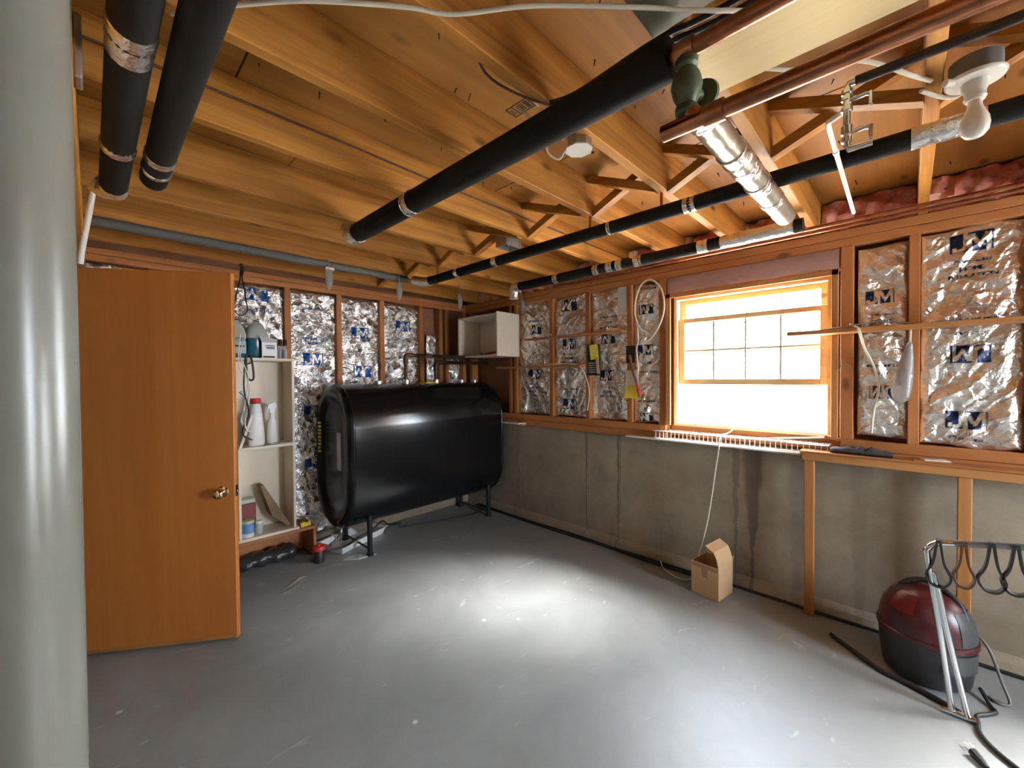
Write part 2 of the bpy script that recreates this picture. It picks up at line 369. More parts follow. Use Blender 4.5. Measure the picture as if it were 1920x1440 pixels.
# mill stamp on the subfloor
st = MB()
sx, sy = 1.14, 1.13
for (x0, x1, y0, y1) in ((-.005, .055, 0, .004), (-.005, .055, .10, .104), (-.005, -.001, 0, .104), (.051, .055, 0, .104), (-.005, .055, .028, .032), (.008, .042, .042, .046), (.008, .042, .066, .070), (.008, .012, .042, .07), (.038, .042, .042, .07), (.016, .034, .05, .062), (.004, .046, .078, .094), (.01, .04, .010, .014), (.01, .04, .019, .022)):
    st.box(sx + x0, sx + x1, sy - y1, sy - y0, ZD - .0012, ZD - .0002)
st.build('mill_stamp', 'ink', ceil)
# girder carried by the column
gd = MB().box(-.15, -.018, -2.3, 3.73, 2.08, 2.299, c=.004).build('trim_1', 'joist_y'); struct(gd)
MB().box(-.155, -.012, .63, .87, 2.068, 2.0795).build('cap_plate', 'steel', gd)

# ---- window wall: concrete below, framing above
wr = MB().box(XR, 3.33, -.80, 4.0, 0, .955).build('wall_right', 'concrete'); struct(wr)
MB().box(XR, 3.33, -1.62, -.80, 0, .78).build('concrete_below_window', 'concrete', wr); MB().box(XR, 3.33, -2.4, -1.62, 0, .955).build('concrete_pier', 'concrete', wr)
MB().prism([(XR + .001, -2.3, 0.001), (3.055, -2.3, 0.001), (3.075, -2.3, .045), (XR + .001, -2.3, .075)], (0, 6.03, 0)).build('footing', 'concrete', wr)
for yc, w in ((1.765, .02), (2.085, .014), (2.92, .012)): MB().box(XR - .002, XR + .01, yc - w / 2, yc + w / 2, .08, .954, c=.004).build('form_seam', 'concrete', wr)
WY0, WY1, WZ0, WZ1 = .335, 1.30, 1.07, 2.05
# sill plates (doubled), interrupted by the window bay
for z0, z1 in ((.956, 1.012), (1.014, 1.07)):
    bxo('sill_plate', 'stud_y', wr, XS, 3.17, 1.345, 3.735, z0, z1)
    bxo('sill_plate', 'stud_y', wr, XS, 3.17, -.80, .29, z0, z1)
bxo('sill_plate', 'stud_y', wr, 3.175, 3.25, .29, 1.345, .985, 1.07)
for z0, z1 in ((2.20, 2.247), (2.249, 2.298)): bxo('top_plate', 'stud_y', wr, XS, 3.17, -2.3, 3.735, z0, z1)
for yc in (3.66, 3.02, 2.945, 2.47, 2.055, 1.648, -.018, -.42, -.775): bxo('stud', 'stud_z', wr, XS, 3.17, yc - .0225, yc + .0225, 1.07, 2.20)
bxo('stud', 'stud_z', wr, XS, 3.17, 1.34, 1.395, 1.07, 2.20); bxo('stud', 'stud_z', wr, XS, 3.17, .232, .292, 1.07, 2.20)
bxo('header', 'stud_y', wr, XS + .012, 3.17, .292, 1.34, 2.075, 2.20)
W2Y0, W2Y1 = -1.75, -.90
for (y0, y1, z0, z1) in ((1.30, 4.0, .955, 2.3), (-.80, .335, .955, 2.3), (-2.4, -1.62, .955, 2.3), (-1.62, -.80, 1.42, 2.3), (.335, 1.30, .955, 1.05), (.335, 1.30, 2.07, 2.3)):
    MB().box(3.21, 3.33, y0, y1, z0, z1).build('sheathing_board', 'brown_sheath', wr)
MB().box(3.172, 3.33, -2.4, 4.0, 2.30, ZD + .06).build('rim_board', 'brown_sheath', wr)
# ---- far wall
wb = MB().box(-2.3, 3.33, 3.84, 4.0, 0, 2.30).build('wall_back', 'brown_sheath'); struct(wb)
bxo('sole_plate', 'stud_x', wb, -.14, XR - .002, YB, 3.838, .001, .045)
bxo('top_plate', 'stud_x', wb, -2.2, XS - .002, YB, 3.838, 2.215, 2.256); bxo('top_plate', 'stud_x', wb, -2.2, XS - .002, YB, 3.838, 2.258, 2.298)
for xc in (-.1, .30, .72, 1.15, 1.583, 2.008, 2.462, 2.715, 2.80, 3.05): bxo('stud', 'stud_z', wb, xc - .024, xc + .024, YB, 3.838, .046, 2.214)
MB().box(-2.3, 3.33, 3.84, 4.0, 2.30, ZD + .06).build('rim_board', 'brown_sheath', wb)
MB().box(1.27, 3.054, 3.69, 3.739, .001, .10, c=.01).build('footing', 'concrete', wb)
# ---- partition at the left with the doorway the orange door hangs in
wl = MB().box(-.30, -.165, 1.05, 2.28, 0, 2.079).build('wall_left', 'plaster'); struct(wl)
MB().box(-.30, -.165, 3.19, 3.735, 0, 2.079).build('wall_return', 'plaster', wl)
MB().box(-.30, -.165, 2.28, 3.19, 2.045, 2.079).build('door_header', 'joist_y', wl)
MB().box(-.31, -.155, 2.281, 2.31, 0.001, 2.044).build('door_jamb', 'door', wl); MB().box(-.31, -.155, 3.155, 3.189, 0.001, 2.044).build('door_jamb', 'door', wl)
# ---- rest of the basement behind the viewer
ws = MB().box(-2.3, 1.7, -2.4, -2.25, 0, 2.30).build('wall_front', 'plaster'); struct(ws)
MB().box(2.7, 3.33, -2.4, -2.25, 0, 2.30).build('wall_pier', 'plaster', ws); MB().box(1.7, 2.7, -2.4, -2.25, 2.06, 2.30).build('door_lintel', 'plaster', ws)
MB().box(-2.3, 3.33, -2.4, -2.25, 2.30, ZD + .06).build('rim_board', 'brown_sheath', ws)
wf = MB().box(-2.3, -2.15, -2.25, 3.84, 0, ZD + .06).build('wall_far_left', 'plaster'); struct(wf)

# ---- window
win = sroot('window_1', (3.2, .817, WZ0))
f = MB(); f.box(3.13, 3.28, WY0, WY0 + .022, WZ0, WZ1); f.box(3.13, 3.28, WY1 - .022, WY1, WZ0, WZ1); f.box(3.13, 3.28, WY0 + .022, WY1 - .022, WZ1 - .022, WZ1); f.box(3.13, 3.31, WY0 + .022, WY1 - .022, WZ0, WZ0 + .02)
f.build('frame', 'sash', win)
bxo('casing', 'pine_z', win, 3.066, 3.079, 1.302, 1.338, 1.075, 2.075); bxo('casing', 'pine_z', win, 3.066, 3.079, .30, .334, 1.075, 2.075); bxo('casing', 'pine_y', win, 3.066, 3.079, .30, 1.338, 2.04, 2.074)
def sash(x, z0, z1, zm, dark):
    t = .028; y0, y1 = WY0 + .023, WY1 - .023; st_ = .042
    s = MB(); s.box(x, x + t, y0, y0 + st_, z0, z1, c=.003); s.box(x, x + t, y1 - st_, y1, z0, z1, c=.003)
    s.box(x, x + t, y0 + st_, y1 - st_, z0, z0 + .042, c=.003); s.box(x, x + t, y0 + st_, y1 - st_, z1 - .034, z1, c=.003)
    so = s.build('sash', 'sash', win)
    ya, yb, za, zb = y0 + st_, y1 - st_, z0 + .042, z1 - .034; w = (yb - ya) / 4; h = (zb - za) / 2
    for k in (1, 2, 3): MB().box(x + .006, x + .022, ya + k * w - .006, ya + k * w + .006, za, zb).build('muntin', 'white_paint', so)
    MB().box(x + .0065, x + .0215, ya, yb, za + h - .006, za + h + .006).build('muntin', 'white_paint', so)
    for k in range(4):
        for j in range(2): MB().box(x + .0125, x + .0155, ya + k * w + .006, ya + (k + 1) * w - .006, za + j * h + .006, za + (j + 1) * h - .006).build('pane', 'pane', so)
    return so
sash(3.165, 1.385, 1.885, 0, 0); sash(3.20, 1.612, 2.026, 0, 0)

w2 = sroot('window_2', (3.2, -1.21, .78))
f = MB(); f.box(3.15, 3.30, -1.62, -1.60, .781, 1.419); f.box(3.15, 3.30, -.82, -.801, .781, 1.419); f.box(3.15, 3.30, -1.60, -.82, .781, .80); f.box(3.15, 3.30, -1.60, -.82, 1.40, 1.419); f.build('frame', 'pine_z', w2)
MB().box(3.22, 3.224, -1.60, -.82, .80, 1.40).build('pane', 'pane', w2)
w3 = sroot('door_2', (2.2, -2.33, 0))
f = MB(); f.box(1.701, 1.74, -2.36, -2.29, .001, 2.059); f.box(2.66, 2.699, -2.36, -2.29, .001, 2.059); f.box(1.74, 2.66, -2.36, -2.29, 2.02, 2.059); f.box(1.74, 2.66, -2.36, -2.29, .001, .03); f.build('frame', 'white_paint', w3)
f = MB(); f.box(1.742, 1.90, -2.345, -2.31, .032, 2.018); f.box(2.46, 2.658, -2.345, -2.31, .032, 2.018); f.box(1.90, 2.46, -2.345, -2.31, .032, .75); f.box(1.90, 2.46, -2.345, -2.31, 1.93, 2.018); g_ = f.build('glazed_leaf', 'white_paint', w3)
MB().box(1.90, 2.46, -2.33, -2.325, .75, 1.93).build('pane', 'pane', g_)
gy = MB().box(-14, 16, -24, -2.42, -.12, -.02).build('ground_yard', 'ground'); struct(gy)
# ---- outdoors
gr = MB().box(3.34, 30, -2.41, 24, .70, .80).build('ground', 'ground'); struct(gr)
nb = sroot('house_wall', (10, 2, .8))
for k in range(30): MB().prism([(10.0, -8, .8 + k * .16), (9.955, -8, .8 + k * .16), (9.985, -8, .8 + (k + 1) * .16), (10.0, -8, .8 + (k + 1) * .16)], (0, 22, 0)).build('clapboard', 'siding', nb)

# ------------------------------------------------------------------ printed foil insulation
_bmp = {}
def text_bmp(body, bold=.02, shear=0.0, res=96):
    key = (body, bold, shear)
    if key in _bmp: return _bmp[key]
    cu = bpy.data.curves.new('t', 'FONT'); cu.body = body; cu.size = 1; cu.offset = bold; cu.shear = shear; cu.resolution_u = 3
    o = bpy.data.objects.new('t', cu); COL.objects.link(o)
    me = o.to_mesh(depsgraph=bpy.context.evaluated_depsgraph_get()) if False else o.evaluated_get(bpy.context.evaluated_depsgraph_get()).to_mesh()
    me.calc_loop_triangles(); V = np.array([v.co[:2] for v in me.vertices]); T = np.array([t.vertices[:] for t in me.loop_triangles])
    bpy.data.objects.remove(o); bpy.data.curves.remove(cu)
    mn, mx = V.min(0), V.max(0); V = (V - mn) * res; W = int((mx[0] - mn[0]) * res) + 2; H = int((mx[1] - mn[1]) * res) + 2
    bm = np.zeros((H, W), bool)
    for t in T:
        a, b, c = V[t]; x0, y0 = np.floor(np.min([a, b, c], 0)).astype(int); x1, y1 = np.ceil(np.max([a, b, c], 0)).astype(int)
        X, Y = np.meshgrid(np.arange(max(x0, 0), min(x1 + 1, W)), np.arange(max(y0, 0), min(y1 + 1, H)))
        d = (b[1] - c[1]) * (a[0] - c[0]) + (c[0] - b[0]) * (a[1] - c[1])
        if abs(d) < 1e-9: continue
        w0 = ((b[1] - c[1]) * (X - c[0]) + (c[0] - b[0]) * (Y - c[1])) / d; w1 = ((c[1] - a[1]) * (X - c[0]) + (a[0] - c[0]) * (Y - c[1])) / d
        bm[Y, X] |= (w0 >= 0) & (w1 >= 0) & (w0 + w1 <= 1)
    _bmp[key] = bm; return bm
def logo_bmp():
    if 'logo' in _bmp: return _bmp['logo']
    H, W = 120, 190; b = np.ones((H, W), bool)
    def poly(pts):   # clear a polygon given in 0..1 coordinates
        P = np.array(pts) * [W, H]; X, Y = np.meshgrid(np.arange(W) + .5, np.arange(H) + .5); ins = np.zeros((H, W), bool); n = len(P)
        for i in range(n):
            (x0, y0), (x1, y1) = P[i], P[(i + 1) % n]
            cr = ((y0 > Y) != (y1 > Y)); xi = (x1 - x0) * (Y - y0) / ((y1 - y0) if y1 != y0 else 1e-9) + x0; ins ^= cr & (X < xi)
        b[ins] = False
    poly([(.33, 1), (.44, 1), (.44, .30), (.40, .13), (.28, .04), (.12, .04), (.06, .10), (.06, .30), (.16, .30), (.18, .20), (.28, .20), (.33, .32)])   # J
    poly([(.44, .0), (.53, 0), (.53, .62), (.70, .14), (.86, .62), (.86, 0), (.95, 0), (.95, .92), (.84, .92), (.70, .42), (.57, .92), (.44, .92)])   # M
    _bmp['logo'] = b; return b
def vnoise(A, B, cell, seed):
    rg = np.random.default_rng(seed); G = rg.random((64, 64)); a = A / cell; b = B / cell; i = np.floor(a).astype(int); j = np.floor(b).astype(int); u = a - i; v = b - j
    u = u * u * (3 - 2 * u); v = v * v * (3 - 2 * v); g = lambda p, q: G[p % 64, q % 64]
    return (g(i, j) * (1 - u) + g(i + 1, j) * u) * (1 - v) + (g(i, j + 1) * (1 - u) + g(i + 1, j + 1) * u) * v
def crumple(A, B, n, ext, seed, slope):   # faceted creases: height is the nearest seed's tilted plane
    rg = np.random.default_rng(seed); S = rg.random((n, 2)) * ext; Gd = rg.normal(0, slope, (n, 2)); best = np.full(A.shape, 1e9); h = np.zeros(A.shape)
    for k in range(n):
        d = (A - S[k, 0]) ** 2 + (B - S[k, 1]) ** 2; hk = Gd[k, 0] * (A - S[k, 0]) + Gd[k, 1] * (B - S[k, 1]); m = d < best; best[m] = d[m]; h[m] = hk[m]
    return h
def foil(label, plane, a0, a1, z0, z1, prints, seed, fine, depth=.035, amp=.010, tilt_top=0.0, bulge=.012):
    w, h = a1 - a0, z1 - z0; step = .0048
    na, nz = max(4, int(w / step)), max(4, int(h / step))
    A, Z = np.meshgrid(np.linspace(0, w, na + 1), np.linspace(0, h, nz + 1))
    wa = A + .02 * (vnoise(A, Z, .08, seed + 1) - .5); wz = Z + .02 * (vnoise(A, Z, .08, seed + 2) - .5)
    D = np.zeros_like(A)
    if fine:
        D += amp * .8 * (vnoise(wa, wz, .045, seed) - .5) + crumple(wa, wz, int(w * h * 700), (w, h), seed, .30)
    else:
        sl = wz + (.9 if seed % 2 else -.7) * wa
        D += amp * 2.2 * (vnoise(wa * .8, sl, .11, seed) - .5) + amp * .9 * (vnoise(wa, sl, .04, seed + 5) - .5) + crumple(wa, sl, int(w * h * 150), (w, h * 1.3), seed, .16) * .8
    edge = np.minimum(np.minimum(A, w - A) / .045, np.minimum(Z, h - Z) / .05).clip(0, 1)
    D = D * (.25 + .75 * edge) + bulge * np.sqrt(edge)
    ink = np.zeros_like(A)
    for kind, ca, cz, pw, flip in prints:
        bmp = logo_bmp() if kind == 'LOGO' else text_bmp(kind, .012 if kind.startswith('Fiber') else .03, .3 if kind.startswith('Fiber') else 0)
        H, W_ = bmp.shape; ph = pw * H / W_
        u = (A - (ca - a0)) / pw; v = (Z - (cz - z0)) / ph
        if plane == 'x': u = (w - A - (a1 - ca)) / pw      # seen from inside, right is -y
        if flip: u, v = -u, -v
        ui = ((u + .5) * W_).astype(int); vi = ((v + .5) * H).astype(int); ok = (ui >= 0) & (ui < W_) & (vi >= 0) & (vi < H)
        ink[ok] = np.maximum(ink[ok], bmp[vi[ok], ui[ok]])
    # ragged torn hems
    rag = .018 * (vnoise(A, A * 0, .05, seed + 9) - .5); Zr = Z + np.where(Z > h / 2, 1, -1) * rag * (np.abs(Z / h - .5) * 2) ** 6
    P = (a0 + A).ravel(); Q = (z0 + Zr).ravel(); Dd = D.ravel()
    if plane == 'x': V = np.stack([XS + depth - Dd, P, Q], 1)
    else: V = np.stack([P, YB + depth - Dd, Q], 1)
    org = V.mean(0); org[2] = V[:, 2].min()
    idx = np.arange((na + 1) * (nz + 1)).reshape(nz + 1, na + 1); f = np.stack([idx[:-1, :-1], idx[:-1, 1:], idx[1:, 1:], idx[1:, :-1]], -1).reshape(-1, 4)
    if plane == 'x': f = f[:, ::-1]
    me = bpy.data.meshes.new('foil_insulation'); me.vertices.add(len(V)); me.vertices.foreach_set('co', (V - org).ravel())
    me.loops.add(f.size); me.polygons.add(len(f)); me.loops.foreach_set('vertex_index', f.ravel()); me.polygons.foreach_set('loop_start', np.arange(0, f.size, 4)); me.polygons.foreach_set('loop_total', np.full(len(f), 4))
    me.update(); me.validate(); me.polygons.foreach_set('use_smooth', np.full(len(f), not fine))
    at = me.attributes.new('ink', 'FLOAT', 'POINT'); at.data.foreach_set('value', ink.ravel().astype(np.float32))
    me.materials.append(M['foil_fine' if fine else 'foil_smooth'])
    o = bpy.data.objects.new('foil_insulation', me); COL.objects.link(o); o.location = org
    return tag(o, label, 'insulation', 'foil faced insulation batts')
FG, HM, INS, MT, FR = 'Fiber Glass', 'HOME', 'INSULATION', 'MOUNTING SIDE', 'FOR'
foil('wide silver foil batt right of the bare wooden post, large logo and HOME INSULATION print', 'x', -.396, -.042, 1.075, 2.195, [('LOGO', -.22, 2.115, .15, 0), (FG, -.225, 2.025, .13, 0), (HM, -.225, 1.985, .085, 0), (INS, -.225, 1.948, .17, 0), (MT, -.22, 1.722, .17, 0), (FG, -.22, 1.652, .13, 1), ('LOGO', -.222, 1.55, .14, 1), ('LOGO', -.21, 1.215, .145, 0), (FG, -.21, 1.122, .12, 0)], 3, False, amp=.013, bulge=.018)
foil('foil batt farthest right on the window wall, past the wide one', 'x', -.75, -.445, 1.075, 2.195, [('LOGO', -.60, 2.0, .145, 0), (FG, -.60, 1.9, .12, 0), ('LOGO', -.60, 1.45, .145, 1)], 31, False)
foil('narrow loose foil batt between window and wooden post, dark logo near its top', 'x', .005, .215, 1.10, 2.17, [('LOGO', .122, 1.888, .125, 0), (FG, .115, 1.79, .11, 0), (HM, .11, 1.745, .085, 0), (MT, .107, 1.50, .13, 1), (FR, .107, 1.455, .04, 1), ('LOGO', .106, 1.35, .12, 1)], 4, False, amp=.013, bulge=.02)
foil('foil batt behind the hanging white cord loop beside the window', 'x', 1.40, 1.622, 1.08, 2.19, [(INS, 1.51, 2.155, .15, 1), ('LOGO', 1.51, 1.985, .12, 1), ('LOGO', 1.52, 1.66, .13, 0), (HM, 1.51, 1.555, .08, 0), (INS, 1.505, 1.485, .16, 0), (MT, 1.515, 1.25, .15, 1), (FR, 1.515, 1.19, .045, 1), ('LOGO', 1.51, 1.12, .11, 1)], 5, False)
foil('foil batt with a painted glint patch at its upper right corner', 'x', 1.674, 2.03, 1.08, 2.195, [(MT, 1.855, 1.965, .17, 1), (FR, 1.855, 1.915, .05, 1), (INS, 1.855, 1.87, .17, 1), ('LOGO', 1.856, 1.775, .14, 1), ('LOGO', 1.875, 1.459, .14, 0), (FG, 1.875, 1.36, .12, 0), (HM, 1.87, 1.318, .09, 0), (INS, 1.87, 1.278, .17, 0)], 6, False)
foil('foil batt with logo upside down at its very top, left of the black tool card', 'x', 2.08, 2.445, 1.08, 2.20, [('LOGO', 2.272, 2.118, .17, 1), ('LOGO', 2.272, 1.756, .15, 0), (FG, 2.27, 1.662, .13, 0), (HM, 2.27, 1.622, .09, 0), (INS, 2.27, 1.585, .17, 0), (MT, 2.27, 1.335, .16, 1), ('LOGO', 2.27, 1.195, .15, 0)], 7, False)
foil('foil batt on the window wall nearest the white corner cabinet', 'x', 2.495, 2.92, 1.08, 2.20, [(MT, 2.69, 2.01, .17, 1), ('LOGO', 2.68, 1.925, .15, 1), ('LOGO', 2.69, 1.476, .15, 0), (FG, 2.695, 1.38, .13, 0), (HM, 2.695, 1.34, .09, 0), (INS, 2.695, 1.305, .17, 0)], 8, False)
foil('crumpled foil batt above the blue jugs, behind the shelf unit', 'y', .745, 1.125, .28, 2.20, [('LOGO', .93, 2.128, .16, 1), (INS, .95, 2.0, .18, 1), ('LOGO', .95, 1.6, .16, 0)], 9, True)
foil('crumpled foil batt between the shelf unit and the oil tank, running to the floor', 'y', 1.176, 1.557, .06, 2.195, [(FG, 1.36, 2.06, .17, 1), (INS, 1.37, 1.80, .19, 0), (HM, 1.37, 1.76, .1, 0), ('LOGO', 1.36, 1.622, .165, 0), ('LOGO', 1.36, 1.16, .165, 0), ('LOGO', 1.36, .70, .165, 0)], 10, True)
foil('crumpled foil batt behind the oil tank with two blue logos one above the other', 'y', 1.609, 1.982, .50, 2.195, [('LOGO', 1.785, 1.88, .165, 0), ('LOGO', 1.808, 1.512, .17, 1)], 11, True)
foil('crumpled foil batt behind the oil tank, just left of the black riser pipes', 'y', 2.035, 2.436, .50, 2.19, [('LOGO', 2.25, 1.985, .165, 0), (INS, 2.25, 1.84, .18, 0)], 12, True)
foil('dim foil batt behind the top of the open door, beside the white conduit', 'y', -.07, .27, .06, 2.20, [], 21, True)
foil('dim foil batt behind the open door, next to the dark wire loop', 'y', .33, .69, .06, 2.20, [('LOGO', .52, 2.1, .165, 1)], 22, True)
foil('torn strip of foil standing behind the pipes left of the white cabinet', 'y', 2.56, 2.69, 1.20, 1.93, [], 13, True, depth=.06)
foil('torn piece of foil low in the corner behind the oil tank', 'y', 2.826, 3.02, 1.15, 1.66, [], 14, True, depth=.06)
mb = MB().box(XS + .012, XS + .016, 1.678, 1.76, 1.985, 2.196, c=.001)  # white sheet stands in for a specular glint on the foil
tag(mb.build('glint_patch', 'white_pl'), 'white patch painted as a glint at the upper right of a foil batt', 'paper')
# printed red film on the insulation stuffed against the rim, one piece per joist bay
for k, ((a0, a1), (b0, b1)) in enumerate(zip(JY[3:-1], JY[4:])):
    n = 16; vs = []; rings = []
    for i in range(n + 1):
        y = a1 + .004 + (b0 - a1 - .008) * i / n; ring = []
        for j in range(7):
            z = 2.302 + j / 6 * .175; q = .012 * math.sin(i * 1.7 + j * 1.1 + k) + .010 * math.sin(i * .8 - j * 2.3 + 2 * k)
            ring.append((3.105 - .018 * math.sin(math.pi * j / 6) + q, y, z))
        for j in range(6, -1, -1): ring.append((3.169, y, 2.302 + j / 6 * .175))
        rings.append(ring)
    o = MB().loft(rings).build('rim_insulation', 'red_film', None, smooth=50)
    where = ['beside the light bulb', 'above the wide foil batt', 'above the window right end', 'above the window left end', 'behind the foil wrapped wall pipe', 'above the black tool card', 'above the white corner cabinet', 'in the bay next to the corner', 'in the corner above the cabinet'][k]
    tag(o, 'red printed film insulation at a joist end ' + where, 'insulation', 'red film insulation')
# strip of clear film stapled over the window header
rings = []
for i in range(25):
    y = .30 + 1.03 * i / 24; rings.append([(XS + .008 - .004 * math.sin(i * 1.9), y, 2.083 + .006 * math.sin(i * 1.3)), (XS - .004 - .005 * math.sin(i * 2.7), y, 2.14), (XS + .009 - .004 * math.sin(i), y, 2.196), (XS + .0105, y, 2.196), (XS + .0105, y, 2.083)])
tag(MB().loft(rings).build('plastic_sheet', plain('smoky_film', (.34, .20, .17), .25, bump=.5, bscale=25), None, smooth=60), 'smoky crinkled plastic film stapled over the beam above the window', 'plastic sheet')

# ------------------------------------------------------------------ column and door
c = thing('steel_column', 'grey green painted round steel column at the left edge', 'column', (-.068, .747, 0))
MB().lathe([(.057, .004), (.057, 2.066)], c=(-.068, .747, 0), n=48).build('shaft', 'column', c, smooth=40)
MB().box(-.148, .012, .667, .827, 0, .008, c=.002).build('base_plate', 'column', c)
d = thing('door', 'orange brown flush wooden door standing open with brass knob', 'door', (.209, 2.896, 0.012))
hx, hy, fx, fy = -.12, 3.128, .538, 2.664
dv = Vector((fx - hx, fy - hy, 0)); dl = dv.length; dv.normalize(); dn = Vector((-dv.y, dv.x, 0))   # dn points away from camera
def dpt(s, t, z): p = Vector((hx, hy, 0)) + dv * s + dn * t; return (p.x, p.y, z)
def dbox(s0, s1, t0, t1, z0, z1, ch=.002):
    ang = math.atan2(dv.y, dv.x); b = MB().box(s0, s1, t0, t1, z0, z1, c=ch); R = Matrix.Rotation(ang, 3, 'Z')
    b.v = [tuple(R @ Vector(v) + Vector((hx, hy, 0))) for v in b.v]; return b
dbox(0, dl, 0, .036, .012, 2.033, .003).build('slab', 'door', d)
dbox(.03, dl - .002, -.0015, .002, .018, .032, .0005).build('worn_edge', 'pine_x', d)
kn = Vector(dpt(dl - .062, 0, .832)); Rm = Matrix((( -dn.x, dv.x, 0), (-dn.y, dv.y, 0), (0, 0, 1)))
kp = [(.030, 0), (.031, .004), (.026, .008), (.012, .012), (.011, .028), (.018, .034), (.027, .044), (.029, .054), (.025, .064), (.014, .070), (0, .071)]
k_ = MB().lathe(kp, n=24, axis='x', mat=Rm, c=kn); ko = k_.build('knob', 'brass', d, smooth=50)
dbox(dl - .0005, dl + .0015, .006, .030, .80, .862, .0005).build('latch_plate', 'iron', d)
dbox(dl + .001, dl + .009, .012, .024, .824, .838, .002).build('latch_bolt', 'brass', d)
for z in (.25, 1.05, 1.80): MB().tube([dpt(-.006, .030, z - .045), dpt(-.006, .030, z + .045)], .006, n=8).build('hinge', 'brass', d)

# ------------------------------------------------------------------ oil tank
tk = thing('oil_tank', 'large black heating oil tank standing on four legs', 'tank', (2.13, 3.38, 0))
def obround(x, inset, n=14, R=.345, zc=.81, hs=.245, yc=3.38):
    r = R - inset; pts = []
    for i in range(n + 1): a = math.pi * i / n; pts.append((x, yc + r * math.cos(a), zc + hs + r * math.sin(a)))
    for i in range(n + 1): a = math.pi + math.pi * i / n; pts.append((x, yc + r * math.cos(a), zc - hs + r * math.sin(a)))
    return pts
XA, XB = 1.345, 3.01
body = MB().loft([obround(XA + .050, .0), obround(XA + .052, .0), obround(2.13, .0), obround(XB - .052, .0), obround(XB - .050, .0)])
body.build('shell', 'tank', tk, smooth=40)
def tank_end(x0, s):
    prof = [(.052, .0), (.046, -.005), (.038, -.005), (.028, .002), (.016, .012), (.005, .030), (.0, .055), (.003, .082), (.010, .102), (.020, .116), (.034, .128), (.039, .140), (.040, .20)]
    m = MB().loft([obround(x0 + s * dx, ins) for dx, ins in prof], cap0=False); return m.build('end_cap', 'tank', tk, smooth=45)
e1 = tank_end(XA, 1); tank_end(XB, -1)
MB().box(XA + .0375, XA + .0405, 3.275, 3.35, .70, 1.01, c=.001).build('label_sticker', 'grey_lbl', e1)
b = MB()
for k in range(9): b.box(XA - .0015, XA + .012, 3.605, 3.642, .82 + k * .030, .838 + k * .030)
b.build('warning_lettering', 'yellow', e1)['kind'] = 'stuff'
for x in (1.558, 2.868):
    for y in (3.15, 3.61):
        m = MB(); m.tube([(x, y, .008), (x, y, .46 if y < 3.4 else .44)], .021, n=14); m.tube([(x, y, .001), (x, y, .016)], .030, n=14); m.build('leg', 'tank_trim', tk, smooth=40)
    MB().box(x - .05, x + .05, 3.09 if x < 2 else 3.09, 3.13, .38, .52, c=.01).build('leg_bracket', 'tank', tk) if False else None
    MB().tube([(x, 3.15, .05), (x, 3.61, .05)], .008, n=8).build('leg_brace', 'tank_trim', tk)
for x, h in ((1.78, .022), (2.06, .03), (2.40, .03), (2.72, .024), (2.90, .02)): MB().lathe([(.038, 1.392), (.038, 1.40 + h), (.030, 1.404 + h), (.0, 1.404 + h)], c=(x, 3.40, 0), n=16).build('bung', 'steel', tk, smooth=40)
MB().box(2.20, 2.33, 3.30, 3.42, 1.3965, 1.4035, c=.001, rot=Matrix.Rotation(.2, 3, 'Z')).build('yellow_tag', 'yellow', tk)
m = MB(); m.tube([(1.42, 3.38, .24), (1.42, 3.38, .17), (1.37, 3.34, .135), (1.30, 3.30, .12)], .014, n=10, smooth=4); m.tube([(1.36, 3.33, .13), (1.345, 3.325, .18)], .007, n=8); m.tube([(1.32, 3.335, .185), (1.37, 3.315, .18)], .009, n=8); m.build('drain_valve', 'steel', tk, smooth=50)
# fill and vent pipes
for (x, zt, lab, xe, yy) in ((2.06, 1.665, 'dark iron vent pipe rising from the oil tank, left and higher of two', 3.10, 3.40), (2.40, 1.605, 'dark iron fill pipe rising from the oil tank, right and lower of two', 3.10, 3.40)):
    t = thing('iron_pipe', lab, 'pipe', (x, yy, 1.405), 'tank pipes')
    MB().tube([(x, yy, 1.432), (x, yy, zt - .05)], .017, n=12).build('riser', 'rust_iron' if x < 2.2 else 'iron', t, smooth=50)
    MB().tube([(x, yy, zt - .075), (x, yy, zt - .045), (x, yy, zt - .022), (x + .007, yy, zt - .007), (x + .022, yy, zt), (x + .05, yy, zt), (x + .075, yy, zt)], .024, n=12).build('elbow', 'rust_iron' if x < 2.2 else 'iron', t, smooth=60)
    MB().tube([(x + .06, yy, zt), (xe, yy, zt)], .018, n=12).build('run', 'iron', t, smooth=50)
    if x < 2.2: MB().tube([(x + .22, yy, zt), (x + .28, yy, zt)], .025, n=12).build('coupling', 'rust_iron', t, smooth=50)

# ------------------------------------------------------------------ shelf unit, crate and what stands on them
su = thing('shelf_unit', 'cream open shelf unit standing on a low wooden crate by the door', 'shelf', (.92, 3.6, .25))
Y0, Y1 = 3.50, 3.73
bxo('side_panel', 'cream_mel', su, 1.098, 1.116, Y0, Y1, .25, 1.588, c=.002)
bxo('side_panel', 'cream_mel', su, .728, .746, Y0, Y1, .25, .92, c=.002)
MB().prism([(.728, Y0, .92), (.746, Y0, .92), (.835, Y0, 1.18), (.817, Y0, 1.18)], (0, .018, 0)).build('leaning_side_strip', 'cream_mel', su)
bxo('back_panel', 'cream_mel', su, .746, 1.098, Y1 - .008, Y1, .27, 1.586, c=.001)
bxo('top_board', 'cream_mel', su, .70, 1.122, Y0 - .004, Y1, 1.588, 1.608, c=.002); bxo('shelf_board', 'cream_mel', su, .746, 1.122, Y0 - .006, Y1 - .01, .922, .942, c=.002); bxo('bottom_board', 'cream_mel', su, .715, 1.135, Y0 - .012, Y1, .2475, .268, c=.002)
cr = thing('wooden_crate', 'low reddish brown wooden crate under the shelf unit', 'crate', (.97, 3.6, 0))
